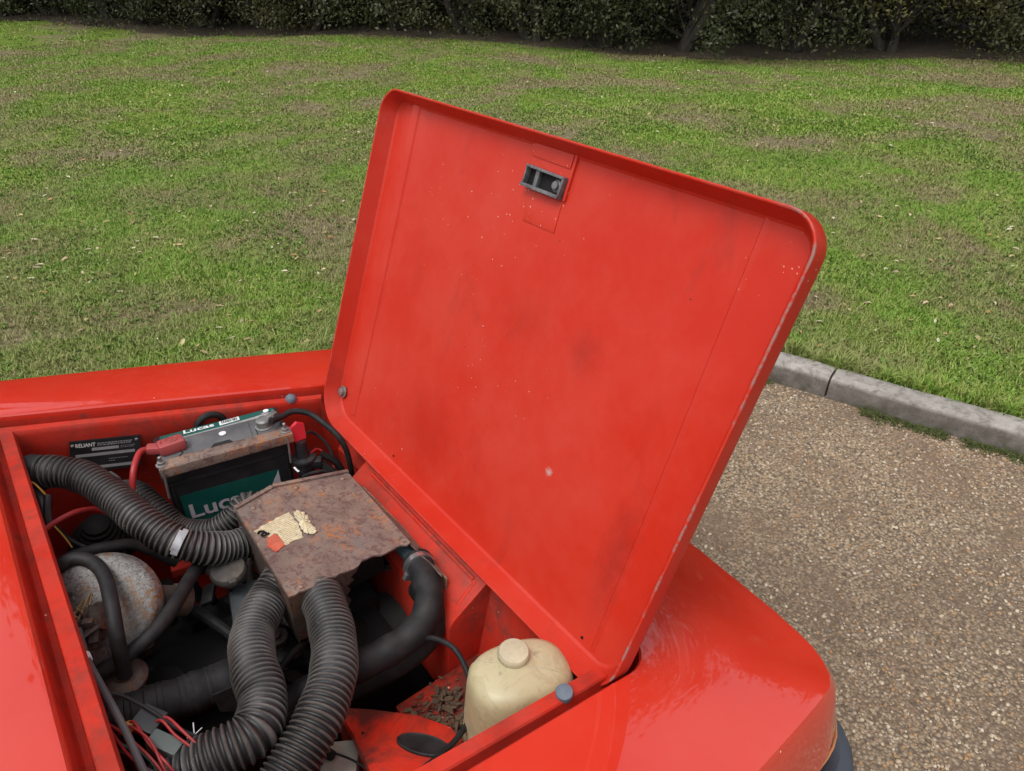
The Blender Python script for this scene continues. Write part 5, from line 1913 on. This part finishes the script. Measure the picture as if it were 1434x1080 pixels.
g.tube([bp3(0.014, 0.043, ZT + 0.0252), bp3(0.015, 0.054, ZT + 0.0252)], 0.0011, 6, 0.004)
g.build('plus_mark', M['redcap'], rc)
g = MB()
g.tube([(0.055, 1.150, 0.680), (0.066, 1.156, 0.707), (0.080, 1.172, 0.735), (0.100, 1.205, 0.742), (0.115, 1.212, 0.738)], 0.0056, 12, 0.005)
g.build('positive_cable', M['redwire'], bt)
g = MB()
g.lathe([(0.0165, 0), (0.0165, 0.005), (0.0135, 0.006), (0.0135, 0.018), (0.011, 0.021), (0.0095, 0.0215)], bp3(0.192, 0.045, ZT), (0, 0, 1), 24)
g.box(bp3(0.208, 0.052, ZT + 0.015), (0.026, 0.012, 0.014), rotb @ Matrix.Rotation(R(35), 3, 'Z'), 0.002)
g.lathe([(0.004, -0.012), (0.004, 0.012)], bp3(0.213, 0.056, ZT + 0.017), bxd * 0.3 + byd, 8)
g.build('terminal', M['lead'], bt)
g = MB()
a, b = bp3(0.002, -0.002, ZT + 0.003), bp3(BL + 0.006, -0.002, ZT + 0.004)
d = (b - a).normalized()
n1 = byd
g.prism([a + n1 * 0.022 + Vector((0, 0, 0.001)), b + n1 * 0.022 + Vector((0, 0, 0.001)), b + n1 * 0.018 + Vector((0, 0, 0.003)), b - n1 * 0.004 + Vector((0, 0, 0.003)), a - n1 * 0.004 + Vector((0, 0, 0.003)), a + n1 * 0.018 + Vector((0, 0, 0.003))], (0, 0, -0.003))
g.prism([a - n1 * 0.0042 + Vector((0, 0, 0.0028)), b - n1 * 0.0042 + Vector((0, 0, 0.0028)), b - n1 * 0.0042 + Vector((0, 0, -0.016)), a - n1 * 0.0042 + Vector((0, 0, -0.016))], -n1 * 0.003)
clamp = g.build('clamp_bar', M['rustbar'], bt, bevel=0.001)
g = MB()
for q in (a + d * 0.006, b - d * 0.010):
    g = MB()
    g.lathe([(0.010, 0.002), (0.010, 0.0045), (0.0065, 0.005), (0.0065, 0.010), (0.0032, 0.0105), (0.0032, 0.020), (0.002, 0.021)], q + n1 * 0.008, (0, 0, 1), 14)
    g.tube([q - n1 * 0.006, q - n1 * 0.007 + Vector((-0.004, 0, -0.06))], 0.0022, 8, 0.01)
    g.build('clamp_bolt', M['zinc'], clamp)
g = MB()
g.box((0.225, 1.19, 0.505), (0.27, 0.16, 0.02), rotb, 0.003)
g.box((0.225, 1.19, 0.41), (0.24, 0.14, 0.17), rotb, 0.003)
g.build('battery_tray', M['bay'], car)

# ================================================================= WASHER BOTTLE
wb = thing('washer_bottle', (0.375, 0.475, 0.49), 'yellowed cream plastic washer bottle with a round screw cap', 'washer bottle')
cx_, cy_ = 0.385, 0.474
def bottle_ring(sx, sy, z, ox=0.0, oy=0.0, n=48, pw=2.6):
    vs = []
    for k in range(n):
        a = 2 * math.pi * k / n
        c, s_ = math.cos(a), math.sin(a)
        x = sx * math.copysign(abs(c) ** (2 / pw), c)
        y = sy * math.copysign(abs(s_) ** (2 / pw), s_)
        # long axis lies along the wing, slightly turned
        q = Matrix.Rotation(R(-14), 2) @ Vector((x, y))
        vs.append(Vector((cx_ + ox + q.x, cy_ + oy + q.y, z - 0.10 * (cx_ + ox + q.x - 0.375) * (1 if z > 0.6 else 0))))
    return vs
rgs = [bottle_ring(0.076, 0.062, 0.4905), bottle_ring(0.084, 0.068, 0.497), bottle_ring(0.082, 0.066, 0.55), bottle_ring(0.077, 0.060, 0.61), bottle_ring(0.0735, 0.055, 0.655), bottle_ring(0.071, 0.0525, 0.672),
       bottle_ring(0.066, 0.048, 0.683), bottle_ring(0.056, 0.040, 0.6895), bottle_ring(0.038, 0.026, 0.692), bottle_ring(0.004, 0.004, 0.693)]
g = MB()
vs, fs = [], []
for r_ in rgs:
    vs += r_
n = 48
for i in range(len(rgs) - 1):
    for k in range(n):
        k2 = (k + 1) % n
        fs.append((i * n + k, i * n + k2, (i + 1) * n + k2, (i + 1) * n + k))
fs.append(tuple(range(n)))
fs.append(tuple((len(rgs) - 1) * n + k for k in range(n)))
g.add(vs, fs)
g.build('bottle_body', M['bottle'], wb, smooth=60)
g = MB()
g.tube([r_[43] for r_ in rgs[1:-1]] + [r_[19] for r_ in rgs[-2:0:-1]], 0.0009, 6, 0.004, smooth=3)
g.build('mould_seam', M['bottle'], wb)
g = MB()
prof = [(0.019, -0.006), (0.019, 0.003), (0.0205, 0.004), (0.0212, 0.006), (0.0212, 0.013), (0.0195, 0.0155), (0.008, 0.0168), (0.0005, 0.017)]
g.lathe(prof, (0.386, 0.492, 0.688), (0.04, -0.06, 1), 36)
cap = g.build('bottle_cap', simple('cream_cap', (0.50, 0.44, 0.30), 0.5, 0, 0.5, (0.25, 0.2, 0.13), 60), wb)
g = MB()
for k in range(30):
    a = 2 * math.pi * k / 30
    g.box((0.386 + 0.0213 * math.cos(a), 0.492 + 0.0213 * math.sin(a), 0.6975), (0.0012, 0.0012, 0.006), Matrix.Rotation(a, 3, 'Z'))
g.build('cap_ridge', cap.data.materials[0], cap)
